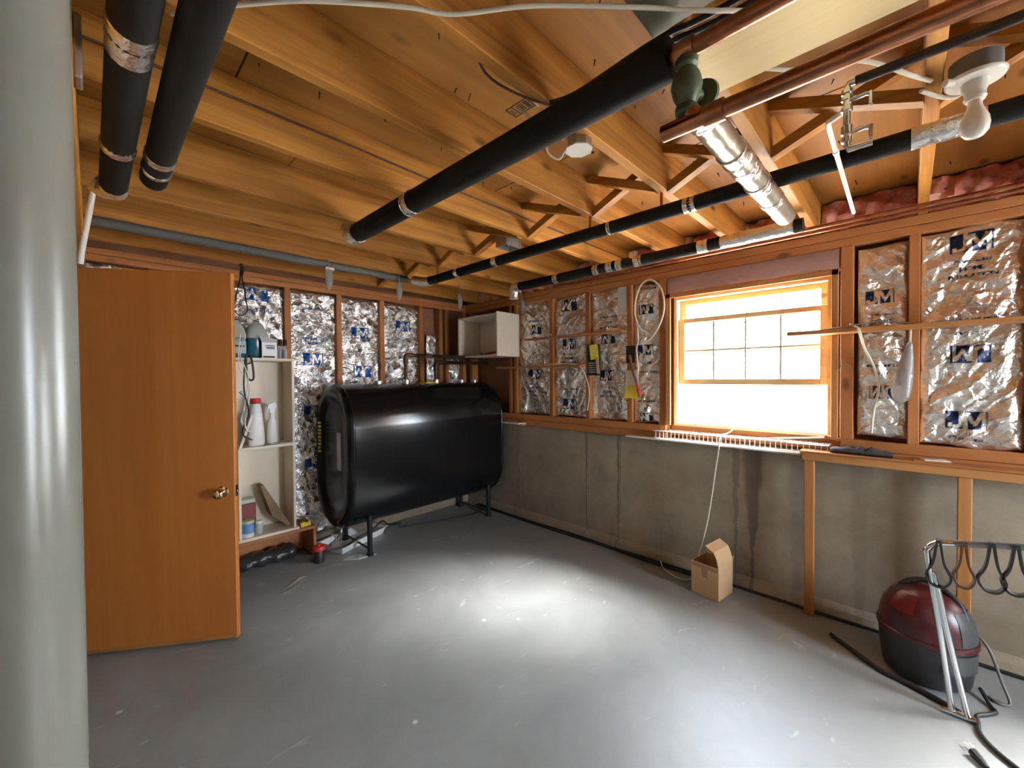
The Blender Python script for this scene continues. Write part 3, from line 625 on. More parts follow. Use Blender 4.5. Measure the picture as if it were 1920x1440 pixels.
bxo('top_board', 'crate', cr, .62, 1.262, 3.485, 3.735, .222, .2465); bxo('side_board', 'crate', cr, 1.238, 1.262, 3.485, 3.735, .001, .2215); bxo('side_board', 'crate', cr, .62, .644, 3.485, 3.735, .001, .2215); bxo('back_board', 'crate', cr, .645, 1.237, 3.71, 3.735, .001, .2215)
mb = MB()
rg = []
for i in range(15):
    x = .66 + .47 * i / 14; r = .055 + .012 * math.sin(i * 2.1); rg.append([(x, 3.60 + r * 1.4 * math.cos(a) * (1 + .12 * math.sin(3 * a + i)), .055 + r * .95 * (1 + .1 * math.sin(4 * a + i * 1.7)) * math.sin(a)) for a in [2 * math.pi * j / 14 for j in range(14)]])
tag(mb.loft(rg).build('plastic_bag', plain('black_bag_film', (.045, .043, .04), .16, bump=.7, bscale=35), None, smooth=60), 'crumpled dark plastic bag pushed under the crate', 'bag')
def jug(x, y, w, dpt_, zt, label, liquid):
    t = thing('fluid_jug', label, 'jug', (x, y, 1.609), 'washer fluid jugs'); z0 = 1.609; H = zt - z0
    def ring(k, z): return [(x + w / 2 * k * (abs(math.cos(a)) ** .6) * math.copysign(1, math.cos(a)), y + dpt_ / 2 * k * (abs(math.sin(a)) ** .6) * math.copysign(1, math.sin(a)), z) for a in [2 * math.pi * j / 24 for j in range(24)]]
    MB().loft([ring(.93, z0), ring(1, z0 + .01), ring(1, z0 + H * .52)]).build('fluid_body', liquid, t, smooth=50)
    MB().loft([ring(1, z0 + H * .521), ring(.99, z0 + H * .62), ring(.86, z0 + H * .76), ring(.55, z0 + H * .90), ring(.30, z0 + H * .96), ring(.28, z0 + H * .985)]).build('shoulder', 'clear_jug', t, smooth=50)
    MB().lathe([(.024, z0 + H * .975), (.024, z0 + H), (0, z0 + H)], c=(x, y, 0), n=16).build('cap', 'black_pl', t, smooth=40)
    return t
j1 = jug(.748, 3.60, .125, .125, 1.895, 'jug of blue fluid nearest the door, with pale label', 'blue_liq')
MB().box(.70, .80, 3.5335, 3.5355, 1.64, 1.73).build('label', plain('pale_blue_label', (.42, .50, .55), .5), j1); MB().box(.712, .79, 3.5322, 3.5337, 1.688, 1.70).build('label_band', 'ink', j1)
jug(.89, 3.63, .15, .14, 1.90, 'jug of blue fluid behind the white carton', 'blue_liq')
t = thing('carton', 'small white carton with dark side and open flap on the top shelf', 'carton', (.948, 3.545, 1.609))
MB().box(.898, 1.0, 3.515, 3.572, 1.609, 1.73, c=.001).build('box_body', 'white_pl', t); MB().prism([(.897, 3.516, 1.731), (1.0, 3.516, 1.731), (.992, 3.53, 1.758), (.886, 3.53, 1.772)], (0, .003, .001)).build('flap', 'grey_lbl', t)
MB().box(.8965, .8978, 3.516, 3.571, 1.611, 1.729).build('dark_side', 'black_pl', t); q = MB()
for z, x0, x1 in ((1.70, .925, .985), (1.688, .925, .985), (1.679, .93, .985)): q.box(x0, x1, 3.5135, 3.515, z, z + .006)
q.box(.905, .985, 3.5135, 3.515, 1.613, 1.624); q.build('print', 'ink', t)['kind'] = 'stuff'
for x, lab in ((1.03, 'small glass bottle with red cap beside the white carton'), (1.066, 'small glass bottle with red cap at the right end of the top shelf')):
    t = thing('spice_bottle', lab, 'bottle', (x, 3.545, 1.609), 'red capped bottles'); MB().lathe([(.014, 1.609), (.016, 1.613), (.016, 1.70), (.013, 1.708)], c=(x, 3.545, 0), n=16).build('glass', 'glassjar', t, smooth=50); MB().lathe([(.016, 1.708), (.016, 1.757), (.014, 1.76), (0, 1.76)], c=(x, 3.545, 0), n=16).build('cap', 'dark_red', t, smooth=40)
    MB().lathe([(.012, 1.612), (.012, 1.68), (0, 1.68)], c=(x, 3.545, 0), n=12).build('contents', 'grey_lbl', t)
# middle shelf: white bottle with red cap, spray bottle, papers
def ell(x, y, rx, ry, z, n=24, e=.75): return [(x + rx * math.copysign(abs(math.cos(a)) ** e, math.cos(a)), y + ry * math.copysign(abs(math.sin(a)) ** e, math.sin(a)), z) for a in [2 * math.pi * j / n for j in range(n)]]
t = thing('cleaner_bottle', 'tall white plastic bottle with red cap on the middle shelf', 'bottle', (.863, 3.57, .943)); X, Y, z = .863, 3.57, .943
MB().loft([ell(X, Y, .052, .034, z), ell(X, Y, .057, .038, z + .01), ell(X, Y, .054, .038, z + .10), ell(X, Y, .046, .036, z + .21), ell(X, Y, .037, .032, z + .28), ell(X, Y, .030, .028, z + .315), ell(X, Y, .026, .026, z + .322)]).build('body', 'white_pl', t, smooth=50)
MB().lathe([(.033, z + .318), (.036, z + .322), (.036, z + .355), (.033, z + .36), (0, z + .36)], c=(X, Y, 0), n=24).build('cap', 'red_pl', t, smooth=40)
t = thing('spray_bottle', 'white trigger spray bottle right of the red capped bottle', 'bottle', (.973, 3.575, .943)); X, Y = .973, 3.575
MB().loft([ell(X, Y, .034, .026, z), ell(X, Y, .037, .028, z + .01), ell(X, Y, .036, .028, z + .13), ell(X, Y, .033, .026, z + .17), ell(X, Y, .018, .018, z + .205), ell(X, Y, .016, .016, z + .245)]).build('body', 'white_pl', t, smooth=50)
MB().prism([(X - .030, Y - .012, z + .285), (X - .022, Y - .012, z + .31), (X + .02, Y - .012, z + .325), (X + .034, Y - .012, z + .30), (X + .036, Y - .012, z + .282), (X + .02, Y - .012, z + .28), (X + .017, Y - .012, z + .243), (X - .017, Y - .012, z + .243), (X - .018, Y - .012, z + .275)], (0, .024, 0)).build('spray_head', 'white_pl', t)
MB().prism([(X - .028, Y - .006, z + .283), (X - .02, Y - .006, z + .28), (X - .028, Y - .006, z + .245), (X - .035, Y - .006, z + .235)], (0, .012, 0)).build('trigger', 'white_pl', t)
for k, (zz, a, lab) in enumerate(((.9425, .10, 'folded paper lying on the middle shelf, lower sheet'), (.9505, -.12, 'folded paper lying on the middle shelf, upper sheet'))):
    tag(MB().box(.905 + .04 * k, 1.085, 3.462 + .012 * k, 3.538, zz, zz + .0055, c=.001, rot=Matrix.Rotation(a, 3, 'Z')).build('paper', 'clear_jug' if k else 'cream_mel'), lab, 'paper')
# bottom compartment
tag(MB().box(.75, .862, 3.60, 3.70, .269, .50, c=.003).build('storage_box', plain('maroon_box', (.22, .05, .04), .6)), 'maroon box at the back of the bottom compartment', 'box')
tag(MB().box(.752, .858, 3.603, 3.70, .5005, .532, c=.004).build('pale_packet', 'clear_jug'), 'pale packet lying on top of the maroon box', 'packet')
rr = Matrix.Rotation(math.radians(-33), 3, 'Y')
tag(MB().prism([(.885, 3.56, .625), (.905, 3.56, .632), (1.088, 3.56, .285), (1.075, 3.56, .270), (.96, 3.56, .38)], (0, .12, 0)).build('cardboard_sheet', 'card_dark'), 'bent brown cardboard leaning in the bottom compartment', 'cardboard')
t = thing('plastic_tub', 'small tub with blue label and pale green lid in the bottom compartment', 'tub', (.792, 3.545, .269))
MB().lathe([(.036, .269), (.040, .275), (.042, .30)], c=(.792, 3.545, 0), n=20).build('base', 'white_pl', t, smooth=50); MB().lathe([(.0405, .3005), (.0405, .372)], c=(.792, 3.545, 0), n=20).build('label', 'blue_lbl', t, smooth=50); MB().lathe([(.042, .3725), (.042, .392), (0, .392)], c=(.792, 3.545, 0), n=20).build('lid', plain('pale_green_lid', (.5, .55, .30), .5), t, smooth=40)
t = thing('jar', 'low frosted jar behind the blue labelled tub', 'jar', (.868, 3.57, .269)); MB().lathe([(.026, .269), (.03, .275), (.03, .33), (.022, .345)], c=(.868, 3.57, 0), n=18).build('body', 'clear_jug', t, smooth=50); MB().lathe([(.024, .345), (.024, .362), (0, .362)], c=(.868, 3.57, 0), n=18).build('lid', 'white_pl', t, smooth=40)
mb = MB(); mb.prism([(1.15, 3.50, .2475), (1.235, 3.52, .2475), (1.23, 3.52, .285), (1.20, 3.51, .275), (1.17, 3.505, .288), (1.148, 3.50, .282)], (0, .02, 0)); tag(mb.build('sponge', 'yellow'), 'bright yellow sponge scrap on the corner of the crate', 'sponge')
# cords hanging at the door edge
t = thing('cord_tangle', 'tangle of pale and dark cords hanging beside the shelf unit', 'cords', (.77, 3.45, .98))
for k, (pts, mt, r) in enumerate((([(.742, 3.46, 1.84), (.775, 3.45, 1.76), (.745, 3.46, 1.62), (.79, 3.45, 1.46), (.76, 3.46, 1.22)], 'cord_white', .004), ([(.752, 3.47, 1.78), (.735, 3.46, 1.55), (.80, 3.46, 1.40), (.765, 3.45, 1.12), (.80, 3.46, 1.06)], 'cord_white', .004), ([(.775, 3.46, 1.60), (.765, 3.46, 1.38), (.79, 3.45, 1.20), (.75, 3.46, 1.06), (.81, 3.46, 1.0)], 'cord_black', .0055), ([(.745, 3.47, 1.36), (.79, 3.47, 1.28), (.745, 3.47, 1.16), (.78, 3.47, 1.08)], 'clear_jug', .012))):
    MB().tube(pts, r, n=8, smooth=6).build('cord', mt, t, smooth=60)
mb = MB().tube([(.785, 3.462, 1.63), (.815, 3.462, 1.60), (.828, 3.462, 1.46), (.80, 3.462, 1.445), (.785, 3.462, 1.5)], .007, n=8, smooth=5, closed=True); mb.tube([(.79, 3.462, 1.56), (.815, 3.462, 1.57)], .006, n=8); tag(mb.build('rubber_strap', 'black_pl', None, smooth=60), 'dark rubber strap loop hanging in front of the shelf unit', 'strap')
# wire hanger under the joist near the door
mb = MB().tube([(.775, 3.54, 2.305), (.775, 3.53, 2.25), (.765, 3.53, 2.17), (.735, 3.52, 2.04), (.725, 3.51, 1.95), (.765, 3.51, 1.915), (.805, 3.51, 1.95), (.80, 3.52, 2.04), (.785, 3.53, 2.17), (.778, 3.53, 2.23)], .004, n=6, smooth=5); mb.tube([(.775, 3.54, 2.302), (.785, 3.54, 2.27), (.775, 3.53, 2.21)], .012, n=8, smooth=4)
tag(mb.build('wire_hanger', 'iron', None, smooth=60), 'dark wire loop hanging from the joist beside the door top', 'wire')

# ------------------------------------------------------------------ overhead pipes
def band(t, p, d, r, w, name='foil_band'):
    p = Vector(p); d = Vector(d).normalized(); n = 7; pts = [p - d * w / 2 + d * w * i / n for i in range(n + 1)]
    mb = MB().tube(pts, [r * (1 + .05 * random.uniform(-1, 1)) for _ in pts], n=16); return mb.build(name, 'foil_tape', t, smooth=60)
def lagged(label, p0, p1, r, bands, mat='black_foam', name='insulated_pipe', group='insulated pipes'):
    p0, p1 = Vector(p0), Vector(p1); d = (p1 - p0).normalized(); t = thing(name, label, 'pipe', p0, group)
    MB().tube([p0, p0 + (p1 - p0) * .5, p1], r, n=22).build('foam_sleeve', mat, t, smooth=40)
    for s, w in bands: band(t, p0 + d * s, d, r * 1.045, w)
    return t
t = lagged('black foam covered pipe at top left, nearer the grey column, with three foil bands', (.078, -.9, 2.195), (.068, 2.20, 2.195), .041, [(2.12, .11), (2.70, .05)])
band(t, (.068, 2.20, 2.195), (0, 1, 0), .043, .05); MB().tube([(.068, 2.20, 2.195), (.05, 2.26, 2.20), (.02, 2.27, 2.22)], .040, n=16, smooth=3).build('foil_elbow', 'foil_tape', t, smooth=60)
t = lagged('black foam covered pipe at top left, right one of the pair', (.172, -.9, 2.20), (.172, 2.03, 2.20), .041, [(2.71, .045), (2.82, .035)])
MB().tube([(.172, 2.01, 2.20), (.175, 2.06, 2.205), (.18, 2.075, 2.23), (.18, 2.08, 2.29)], .038, n=16, smooth=3).build('copper_elbow', 'copper', t, smooth=60)
t = lagged('thick black foam covered pipe crossing the middle of the ceiling', (1.0, .42, 2.225), (1.0, 2.12, 2.225), .048, [(1.17, .05)])
band(t, (1.0, 2.12, 2.225), (0, 1, 0), .05, .04); MB().tube([(1.0, 2.12, 2.225), (1.0, 2.17, 2.225), (1.0, 2.195, 2.24), (1.0, 2.205, 2.28)], .049, n=18, smooth=3).build('foil_elbow', 'foil_tape', t, smooth=60)
t = lagged('thin black foam covered pipe running under the bridging struts', (1.86, -.9, 2.21), (1.86, 2.70, 2.21), .032, [(.82, .16), (1.32, .06), (1.60, .05), (2.0, 0.02), (2.85, .045), (3.25, .04)])
MB().tube([(1.86, 2.69, 2.21), (1.86, 2.74, 2.21), (1.855, 2.80, 2.22), (1.83, 2.88, 2.24)], .037, n=14, smooth=3).build('foil_elbow', 'foil_tape', t, smooth=60)
for y in (.83, 1.22, 2.59): MB().box(1.855, 1.862, y - .006, y + .006, 2.24, 2.2995).build('pipe_strap', 'copper', t)
t = lagged('black foam and foil wrapped pipe along the top of the window wall', (2.60, .40, 2.235), (2.60, 2.42, 2.235), .036, [(.22, .36), (.50, .06), (.92, .06), (1.06, .05), (1.14, .05), (1.25, .05), (1.62, .05)])
MB().tube([(2.60, 2.42, 2.235), (2.60, 2.47, 2.235), (2.605, 2.50, 2.20), (2.605, 2.505, 2.14)], .043, n=16, smooth=3).build('foil_elbow', 'foil_tape', t, smooth=60)
MB().tube([(2.60, 1.36, 2.25), (2.60, 1.36, 2.296)], .032, n=14).build('foil_stub', 'foil_tape', t, smooth=60)
t = lagged('grey lagged pipe under the far joists beside the back wall', (-.10, 2.985, 2.262), (1.83, 2.985, 2.262), .026, [], mat='grey_foam')
# bare copper
def cpipe(label, pts, r, mat='copper', name='copper_pipe', cat='pipe', grp='copper pipes'):
    t = thing(name, label, cat, pts[0], grp); MB().tube(pts, r, n=14, smooth=4 if len(pts) > 2 else 0).build('tube', mat, t, smooth=60); return t
t = cpipe('bare copper pipe continuing the thick black pipe towards the viewer', [(1.0, .425, 2.225), (1.0, -1.6, 2.225)], .019)
MB().tube([(1.0, .41, 2.225), (1.0, .365, 2.225)], .026, n=14).build('coupling', 'copper', t, smooth=60)
t = cpipe('bare copper pipe hanging below the cream plank from the green valve', [(1.0, .375, 2.075), (1.0, .35, 2.055), (1.0, .30, 2.05), (1.0, -1.6, 2.05)], .019)
MB().tube([(1.0, .30, 2.05), (1.0, .345, 2.05)], .024, n=14).build('coupling', 'copper', t, smooth=60)
t = thing('gate_valve', 'green iron valve joining two copper pipes under the ceiling', 'valve', (1.0, .385, 2.07))
MB().lathe([(.020, 2.072), (.026, 2.078), (.026, 2.09), (.020, 2.095), (.030, 2.115), (.036, 2.14), (.030, 2.165), (.020, 2.18), (.026, 2.187), (.026, 2.20), (.020, 2.208)], c=(1.0, .385, 0), n=18).build('body', 'green_iron', t, smooth=40)
MB().tube([(1.01, .385, 2.14), (1.055, .375, 2.14)], .014, n=12).build('bonnet', 'green_iron', t, smooth=40)
MB().lathe([(.040, .0), (.043, .006), (.040, .012)], c=(1.058, .374, 2.14), n=20, axis='x').build('flange', 'green_iron', t, smooth=40)
cpipe('dark copper pipe leading from the shutoff stack past the light bulb', [(1.40, .105, 2.215), (1.40, -1.6, 2.215)], .012, 'iron')
t = thing('shutoff_stack', 'vertical chrome stack of shutoff valves beside the bulb', 'valve', (1.40, .11, 1.98))
z1, z0 = 2.215, 2.045
MB().tube([(1.40, .105, z1), (1.40, .118, z1), (1.40, .122, z1 - .012), (1.40, .122, z0 + .012), (1.40, .118, z0), (1.40, .07, z0)], .0085, n=12).build('tube', 'chrome', t, smooth=60)
for zc in (2.195, 2.178, 2.15, 2.10, 2.09, 2.07): MB().lathe([(.009, zc - .006), (.0125, zc - .005), (.0125, zc + .005), (.009, zc + .006)], c=(1.40, .122, 0), n=14).build('ring', 'chrome', t, smooth=40)
for zc in (2.17, 2.085): MB().tube([(1.40, .122, zc), (1.40, .085, zc + .004), (1.40, .075, zc)], .006, n=8).build('stem', 'chrome', t, smooth=50); MB().box(1.394, 1.406, .07, .079, zc - .03, zc + .006, c=.002).build('handle', 'chrome', t)
cpipe('slim copper pipe under the insulated pipe near the bulb', [(1.40, .07, 2.00), (1.40, -.5, 2.00)], .008) if False else None
cpipe('slim copper pipe along the window wall, nearer the viewer of two', [(2.70, 2.2, 2.235), (2.70, -1.2, 2.235)], .010)
cpipe('slim copper pipe along the window wall, closer to the wall of two', [(2.80, 2.2, 2.24), (2.80, -1.2, 2.24)], .010)
t = thing('white_rod', 'thin white metal rod running from the bridging to the wall pipes', 'rod', (1.52, .18, 2.2)); MB().tube([(1.412, .117, 2.160), (1.45, .155, 2.162), (1.46, .168, 2.163), (1.49, .171, 2.163), (2.36, .180, 2.166)], .007, n=10).build('tube', 'white_paint', t, smooth=60); MB().tube([(1.665, .173, 2.1635), (1.685, .173, 2.1635)], .009, n=10).build('collar', 'white_paint', t, smooth=60)
t = thing('foil_duct', 'silver foil wrapped round duct running towards the window wall', 'duct', (1.25, .43, 2.2))
rs = []; P0, P1 = Vector((1.085, .392, 2.128)), Vector((2.075, .384, 2.13)); L_ = 30
MB().tube([P0 + (P1 - P0) * i / L_ for i in range(L_ + 1)], [.039 + .0014 * math.sin(i * 2.3) for i in range(L_ + 1)], n=22, caps=False).build('sleeve', plain('dull_foil', (.60, .55, .42), .30, .85, var=.25, vscale=12, bump=.25, bscale=25), t, smooth=60)
for s in (.02, .30, .42, .58, .76): band(t, P0 + (P1 - P0) * s, P1 - P0, .042, .07 if s < .7 else .05)
MB().tube([(2.065, .384, 2.13), (2.10, .384, 2.13)], .031, n=16).build('collar', 'steel', t, smooth=50)
# plank, plate, cables
tag(MB().box(1.085, 1.30, -1.0, .445, 2.282, 2.2995, c=.003).build('plank', 'cream_plank'), 'wide cream coloured plank nailed under the joists between copper pipes', 'plank')
tag(MB().box(.84, .985, .02, .462, 2.288, 2.2995, c=.002).build('metal_plate', plain('olive_metal', (.16, .14, .08), .45, .3)), 'dark olive metal plate under the joists beside the black cables', 'plate')
for k, (dx, lab) in enumerate(((0, 'black cable clipped above the thick pipe, left of two'), (.03, 'black cable clipped above the thick pipe, right of two'))):
    tag(MB().tube([(1.0 + dx, .80, 2.297), (1.01 + dx, .70, 2.287), (1.0 + dx, .45, 2.292), (1.015 + dx, .20, 2.287), (1.0 + dx, -1.0, 2.29)], .007, n=8, smooth=6).build('cable', 'cord_black', None, smooth=60), lab, 'cable', 'black cables')
tag(MB().tube([(.74, .845, 2.38), (.76, .85, 2.31), (.824, .857, 2.298), (.935, .833, 2.294), (1.052, .781, 2.293)], .004, n=8, smooth=6).build('wire', 'cord_brown', None, smooth=60), 'brown wire sagging across the subfloor to the thick pipe', 'wire')
tag(MB().tube([(-.1, 1.62, 2.385), (.4, 1.63, 2.395), (.9, 1.645, 2.40), (1.4, 1.65, 2.395), (2.2, 1.652, 2.40), (3.0, 1.654, 2.40)], .0045, n=8, smooth=5).build('wire', 'cord_brown', None, smooth=60), 'dark wire stapled along the side of a joist', 'wire')
tag(MB().tube([(.14, 1.22, 2.29), (.229, 1.103, 2.291), (.351, .964, 2.292), (.509, .824, 2.291), (.593, .757, 2.286), (.709, .614, 2.289), (.872, .439, 2.279), (.95, .36, 2.273), (1.05, .26, 2.272)], .005, n=8, smooth=6).build('cable', 'cord_white', None, smooth=60), 'cream cable sagging along the top edge of view', 'cable')
tag(MB().tube([(.62, .845, 2.40), (.80, .8435, 2.36), (1.0, .845, 2.31)], .006, n=8, smooth=5).build('cable', 'cord_white', None, smooth=60), 'cream cable running down the side of a joist', 'cable')
for k, (pts, lab) in enumerate((([(1.30, .35, 2.33), (1.42, .22, 2.315), (1.52, .10, 2.33), (1.62, 0.0, 2.29), (1.70, -.04, 2.296)], 'pale cable looping from the cream plank towards the bulb'), ([(1.74, -.02, 2.296), (1.86, -.10, 2.30), (1.80, -.17, 2.35)], 'short pale cable entering the lamp box'))):
    tag(MB().tube(pts, .006, n=8, smooth=6).build('cable', 'cord_white', None, smooth=60), lab, 'cable')
# white conduit at the door head
tag(MB().tube([(.016, 2.60, 2.296), (.0, 2.60, 2.18), (-.022, 2.60, 2.03), (-.03, 2.61, 1.96)], .011, n=10, smooth=4).build('conduit', 'white_paint', None, smooth=60), 'white conduit bending down beside the grey column', 'conduit')
tag(MB().box(-.0175, -.004, 1.30, 1.36, 2.11, 2.25, c=.003).build('bracket', 'steel'), 'steel bracket on the girder above the column', 'bracket')

# ------------------------------------------------------------------ lamps and junction boxes
t = thing('lamp_holder', 'white porcelain lamp holder with a bare frosted bulb', 'lamp', (1.705, -.125, 2.10))
cx, cy = 1.705, -.125
MB().lathe([(.05, 2.262), (.052, 2.264), (.052, 2.31), (.0, 2.31)], c=(cx, cy, 0), n=20).build('box', 'grey_pl', t, smooth=40)
MB().lathe([(.0, 2.252), (.030, 2.250), (.056, 2.253), (.060, 2.258), (.060, 2.262), (.05, 2.2625), (.0, 2.2625)], c=(cx, cy, 0), n=32).build('plate', 'porcelain', t, smooth=40)
MB().lathe([(.028, 2.251), (.027, 2.235), (.022, 2.225), (.021, 2.212), (.023, 2.208), (.021, 2.203), (.019, 2.20), (.0, 2.20)], c=(cx, cy, 0), n=24).build('socket', 'porcelain', t, smooth=40)
MB().lathe([(.014, 2.201), (.015, 2.185), (.021, 2.168), (.028, 2.150), (.030, 2.133), (.027, 2.115), (.018, 2.103), (.008, 2.099), (.0, 2.098)], c=(cx, cy, 0), n=24).build('bulb', 'bulb', t, smooth=60)
MB().tube([(cx - .055, cy + .06, 2.25), (cx - .04, cy + .045, 2.25)], .010, n=12).build('outlet_boss', 'porcelain', t, smooth=50)
t = thing('junction_box', 'octagonal junction box with white cover plate at the end of a joist', 'junction box', (1.23, .845, 2.25))
oc = lambda r, z: [(1.238 + r * math.cos(math.pi / 8 + i * math.pi / 4), .86 + r * math.sin(math.pi / 8 + i * math.pi / 4), z) for i in range(8)]
MB().loft([oc(.046, 2.272), oc(.046, 2.34)]).build('box', 'steel', t); MB().loft([oc(.050, 2.266), oc(.050, 2.2715)]).build('cover', 'white_paint', t)
MB().tube([(1.283, .83, 2.262), (1.283, .83, 2.267)], .005, n=8).build('screw', 'iron', t)
MB().tube([(1.19, .89, 2.30), (1.15, .93, 2.31), (1.17, .95, 2.27), (1.21, .93, 2.25), (1.215, .905, 2.275)], .004, n=8, smooth=6).build('cable_tail', 'cord_white', t, smooth=60)
MB().tube([(1.19, .88, 2.31), (1.12, .93, 2.33), (1.06, .99, 2.40)], .004, n=8, smooth=6).build('cable_tail', 'cord_white', t, smooth=60)
t = thing('junction_box', 'open electrical box with wires between joists above the thin black pipe', 'junction box', (1.92, 1.9, 2.27))
b = MB(); b.box(1.86, 1.98, 1.85, 1.855, 2.30, 2.37); b.box(1.86, 1.98, 1.945, 1.95, 2.30, 2.37); b.box(1.86, 1.864, 1.855, 1.945, 2.30, 2.37); b.box(1.976, 1.98, 1.855, 1.945, 2.30, 2.37); b.box(1.86, 1.98, 1.85, 1.95, 2.37, 2.375); b.build('box', 'steel', t)
MB().box(1.983, 1.989, 1.845, 1.935, 2.275, 2.372, c=.004).build('cover', 'white_paint', t)
for k in range(4): MB().tube([(1.88 + .02 * k, 1.87 + .015 * k, 2.36), (1.90 + .015 * k, 1.90 - .01 * k, 2.315), (1.94 - .01 * k, 1.88 + .015 * k, 2.33), (1.95, 1.92, 2.36)], .004, n=6, smooth=5).build('wire', ['iron', 'cord_white', 'iron', 'copper'][k], t, smooth=60)

# grey cloth strips hung from the far lagged pipe
for k, (x, y, lab) in enumerate(((1.18, 2.985, 'grey cloth strip on foil hook, leftmost under the far joists'), (1.735, 2.985, 'grey cloth strip on hook, second from the left under the far joists'), (2.368, 3.0, 'grey cloth strip on hook left of the white cabinet'), (3.0, 2.80, 'grey cloth strip above the end of the white cabinet'))):
    t = thing('hanging_strip', lab, 'cloth', (x, y, 2.08), 'hanging cloth strips'); top = 2.225 if k < 2 else 2.30
    MB().tube([(x, y, 2.30), (x + .01, y - .012, 2.285), (x, y - .034, 2.25), (x, y - .036, 2.21)], .003, n=6, smooth=4).build('hook', 'steel', t, smooth=60)
    rings = [[(x + w * cth, y - .036 + .35 * w * math.sin(a) - sh, z) for a in [2 * math.pi * j / 10 for j in range(10)] for cth in [math.cos(a)]] for z, w, sh in ((2.222, .010, 0), (2.205, .024, 0), (2.16, .028, .004), (2.12, .024, .0), (2.09, .015, -.004), (2.075, .005, -.004))]
    MB().loft(rings).build('cloth', 'grey_cloth', t, smooth=60)
    if k == 0: MB().box(x - .03, x + .035, y - .052, y - .028, 2.215, 2.236, c=.004).build('foil_wrap', 'foil_tape', t)

# ------------------------------------------------------------------ corner cabinet and wall shelves
t = thing('wall_cabinet', 'white open front cabinet hung in the corner above the tank', 'cabinet', (2.92, 3.2, 1.66))
x0, x1, y0, y1, z0, z1 = 2.765, 3.078, 2.885, 3.50, 1.66, 2.085
bxo('side_panel', 'cream_mel', t, x0 - .004, x1, y0, y0 + .016, z0, z1 + .012, c=.002); bxo('side_panel', 'cream_mel', t, x0, x1, y1 - .016, y1, z0, z1, c=.002)
bxo('top_board', 'cream_mel', t, x0, x1, y0 + .016, y1 - .016, z1 - .016, z1, c=.001); bxo('bottom_board', 'cream_mel', t, x0, x1, y0 + .016, y1 - .016, z0, z0 + .016, c=.001); bxo('back_panel', 'cream_mel', t, x1 - .008, x1 - .001, y0 + .016, y1 - .016, z0 + .016, z1 - .016, c=.001)
t = thing('hand_tool', 'red handled pliers lying in the white cabinet', 'tool', (2.85, 3.08, 1.677)); MB().tube([(2.80, 2.93, 1.70), (2.80, 3.02, 1.695), (2.80, 3.10, 1.69)], [.012, .015, .010], n=10, smooth=3).build('handle', 'red_pl', t, smooth=60); MB().tube([(2.80, 3.10, 1.69), (2.80, 3.16, 1.683), (2.80, 3.175, 1.690), (2.80, 3.15, 1.696)], .004, n=8, smooth=3).build('hook', 'iron', t, smooth=60)
tag(MB().box(2.99, 3.0795, 1.672, 2.735, 1.812, 1.828, c=.003).build('shelf_board', 'stud_y'), 'upper narrow wooden shelf across the foil batts left of the window', 'shelf')
tag(MB().box(2.99, 3.0795, 2.075, 3.15, 1.540, 1.556, c=.003).build('shelf_board', 'stud_y'), 'lower narrow wooden shelf across the foil batts near the corner cabinet', 'shelf')
tag(MB().box(2.95, 3.079, -.79, .535, 1.688, 1.712, c=.003).build('shelf_board', 'pine_y'), 'long wooden shelf board reaching in front of the window right end', 'shelf')
t = thing('small_can', 'small dark can standing on the upper narrow shelf', 'can', (3.065, 2.64, 1.8285)); MB().lathe([(.018, 1.8285), (.018, 1.885), (.016, 1.89), (0, 1.89)], c=(3.045, 2.64, 0), n=16).build('body', 'iron', t, smooth=40); MB().lathe([(.0183, 1.84), (.0183, 1.875)], c=(3.045, 2.64, 0), n=16).build('label', 'grey_lbl', t, smooth=40)
for y, lab in ((2.44, 'small white hook on the upper narrow shelf, right of two'), (2.485, 'small white hook on the upper narrow shelf, left of two')):
    tag(MB().tube([(3.05, y, 1.8275), (3.05, y, 1.85), (3.04, y + .012, 1.856), (3.04, y + .016, 1.845)], .003, n=6).build('shelf_hook', 'white_pl'), lab, 'hook', 'shelf hooks')
tag(MB().box(2.965, 3.0795, 2.80, 3.05, .975, .985, c=.002).build('ceramic_tile', 'white_pl'), 'white tile lying on the sill plate beside the tank', 'tile')
MB().box(3.02, 3.0795, 2.80, 3.05, .957, .9745).build('ledge_cleat', 'stud_y', wr)
# cream cable draped from the lower shelf
tag(MB().tube([(3.06, 2.60, 1.561), (3.02, 2.45, 1.568), (3.022, 2.20, 1.566), (3.022, 2.085, 1.53), (3.055, 2.045, 1.42), (3.068, 2.03, 1.30), (3.068, 2.05, 1.15)], .004, n=8, smooth=7).build('cable', 'cord_white', None, smooth=60), 'cream cable draped off the lower narrow shelf, hanging down a stud', 'cable')
# looped white cord on the stud beside the window
cl = [(3.066, 1.50, 1.72), (3.06, 1.44, 1.76), (3.056, 1.375, 1.86), (3.055, 1.345, 1.97), (3.055, 1.36, 2.10), (3.055, 1.42, 2.185), (3.055, 1.48, 2.205), (3.055, 1.54, 2.165), (3.055, 1.58, 2.06), (3.056, 1.586, 1.96), (3.06, 1.565, 1.87), (3.066, 1.53, 1.82), (3.068, 1.49, 1.80)]
t = thing('cord_loop', 'white cord coiled in a tall loop on the stud left of the window', 'cord', (3.06, 1.47, 1.47)); MB().tube(cl, .007, n=10, smooth=6).build('loop', 'cord_white', t, smooth=60); MB().tube([(3.062, 1.572, 1.90), (3.068, 1.565, 1.74), (3.068, 1.578, 1.66), (3.066, 1.56, 1.48)], .0055, n=8, smooth=6).build('tail', 'cord_white', t, smooth=60); MB().tube([(3.054, 1.48, 2.19), (3.079, 1.48, 2.195)], .004, n=6).build('nail', 'iron', t)
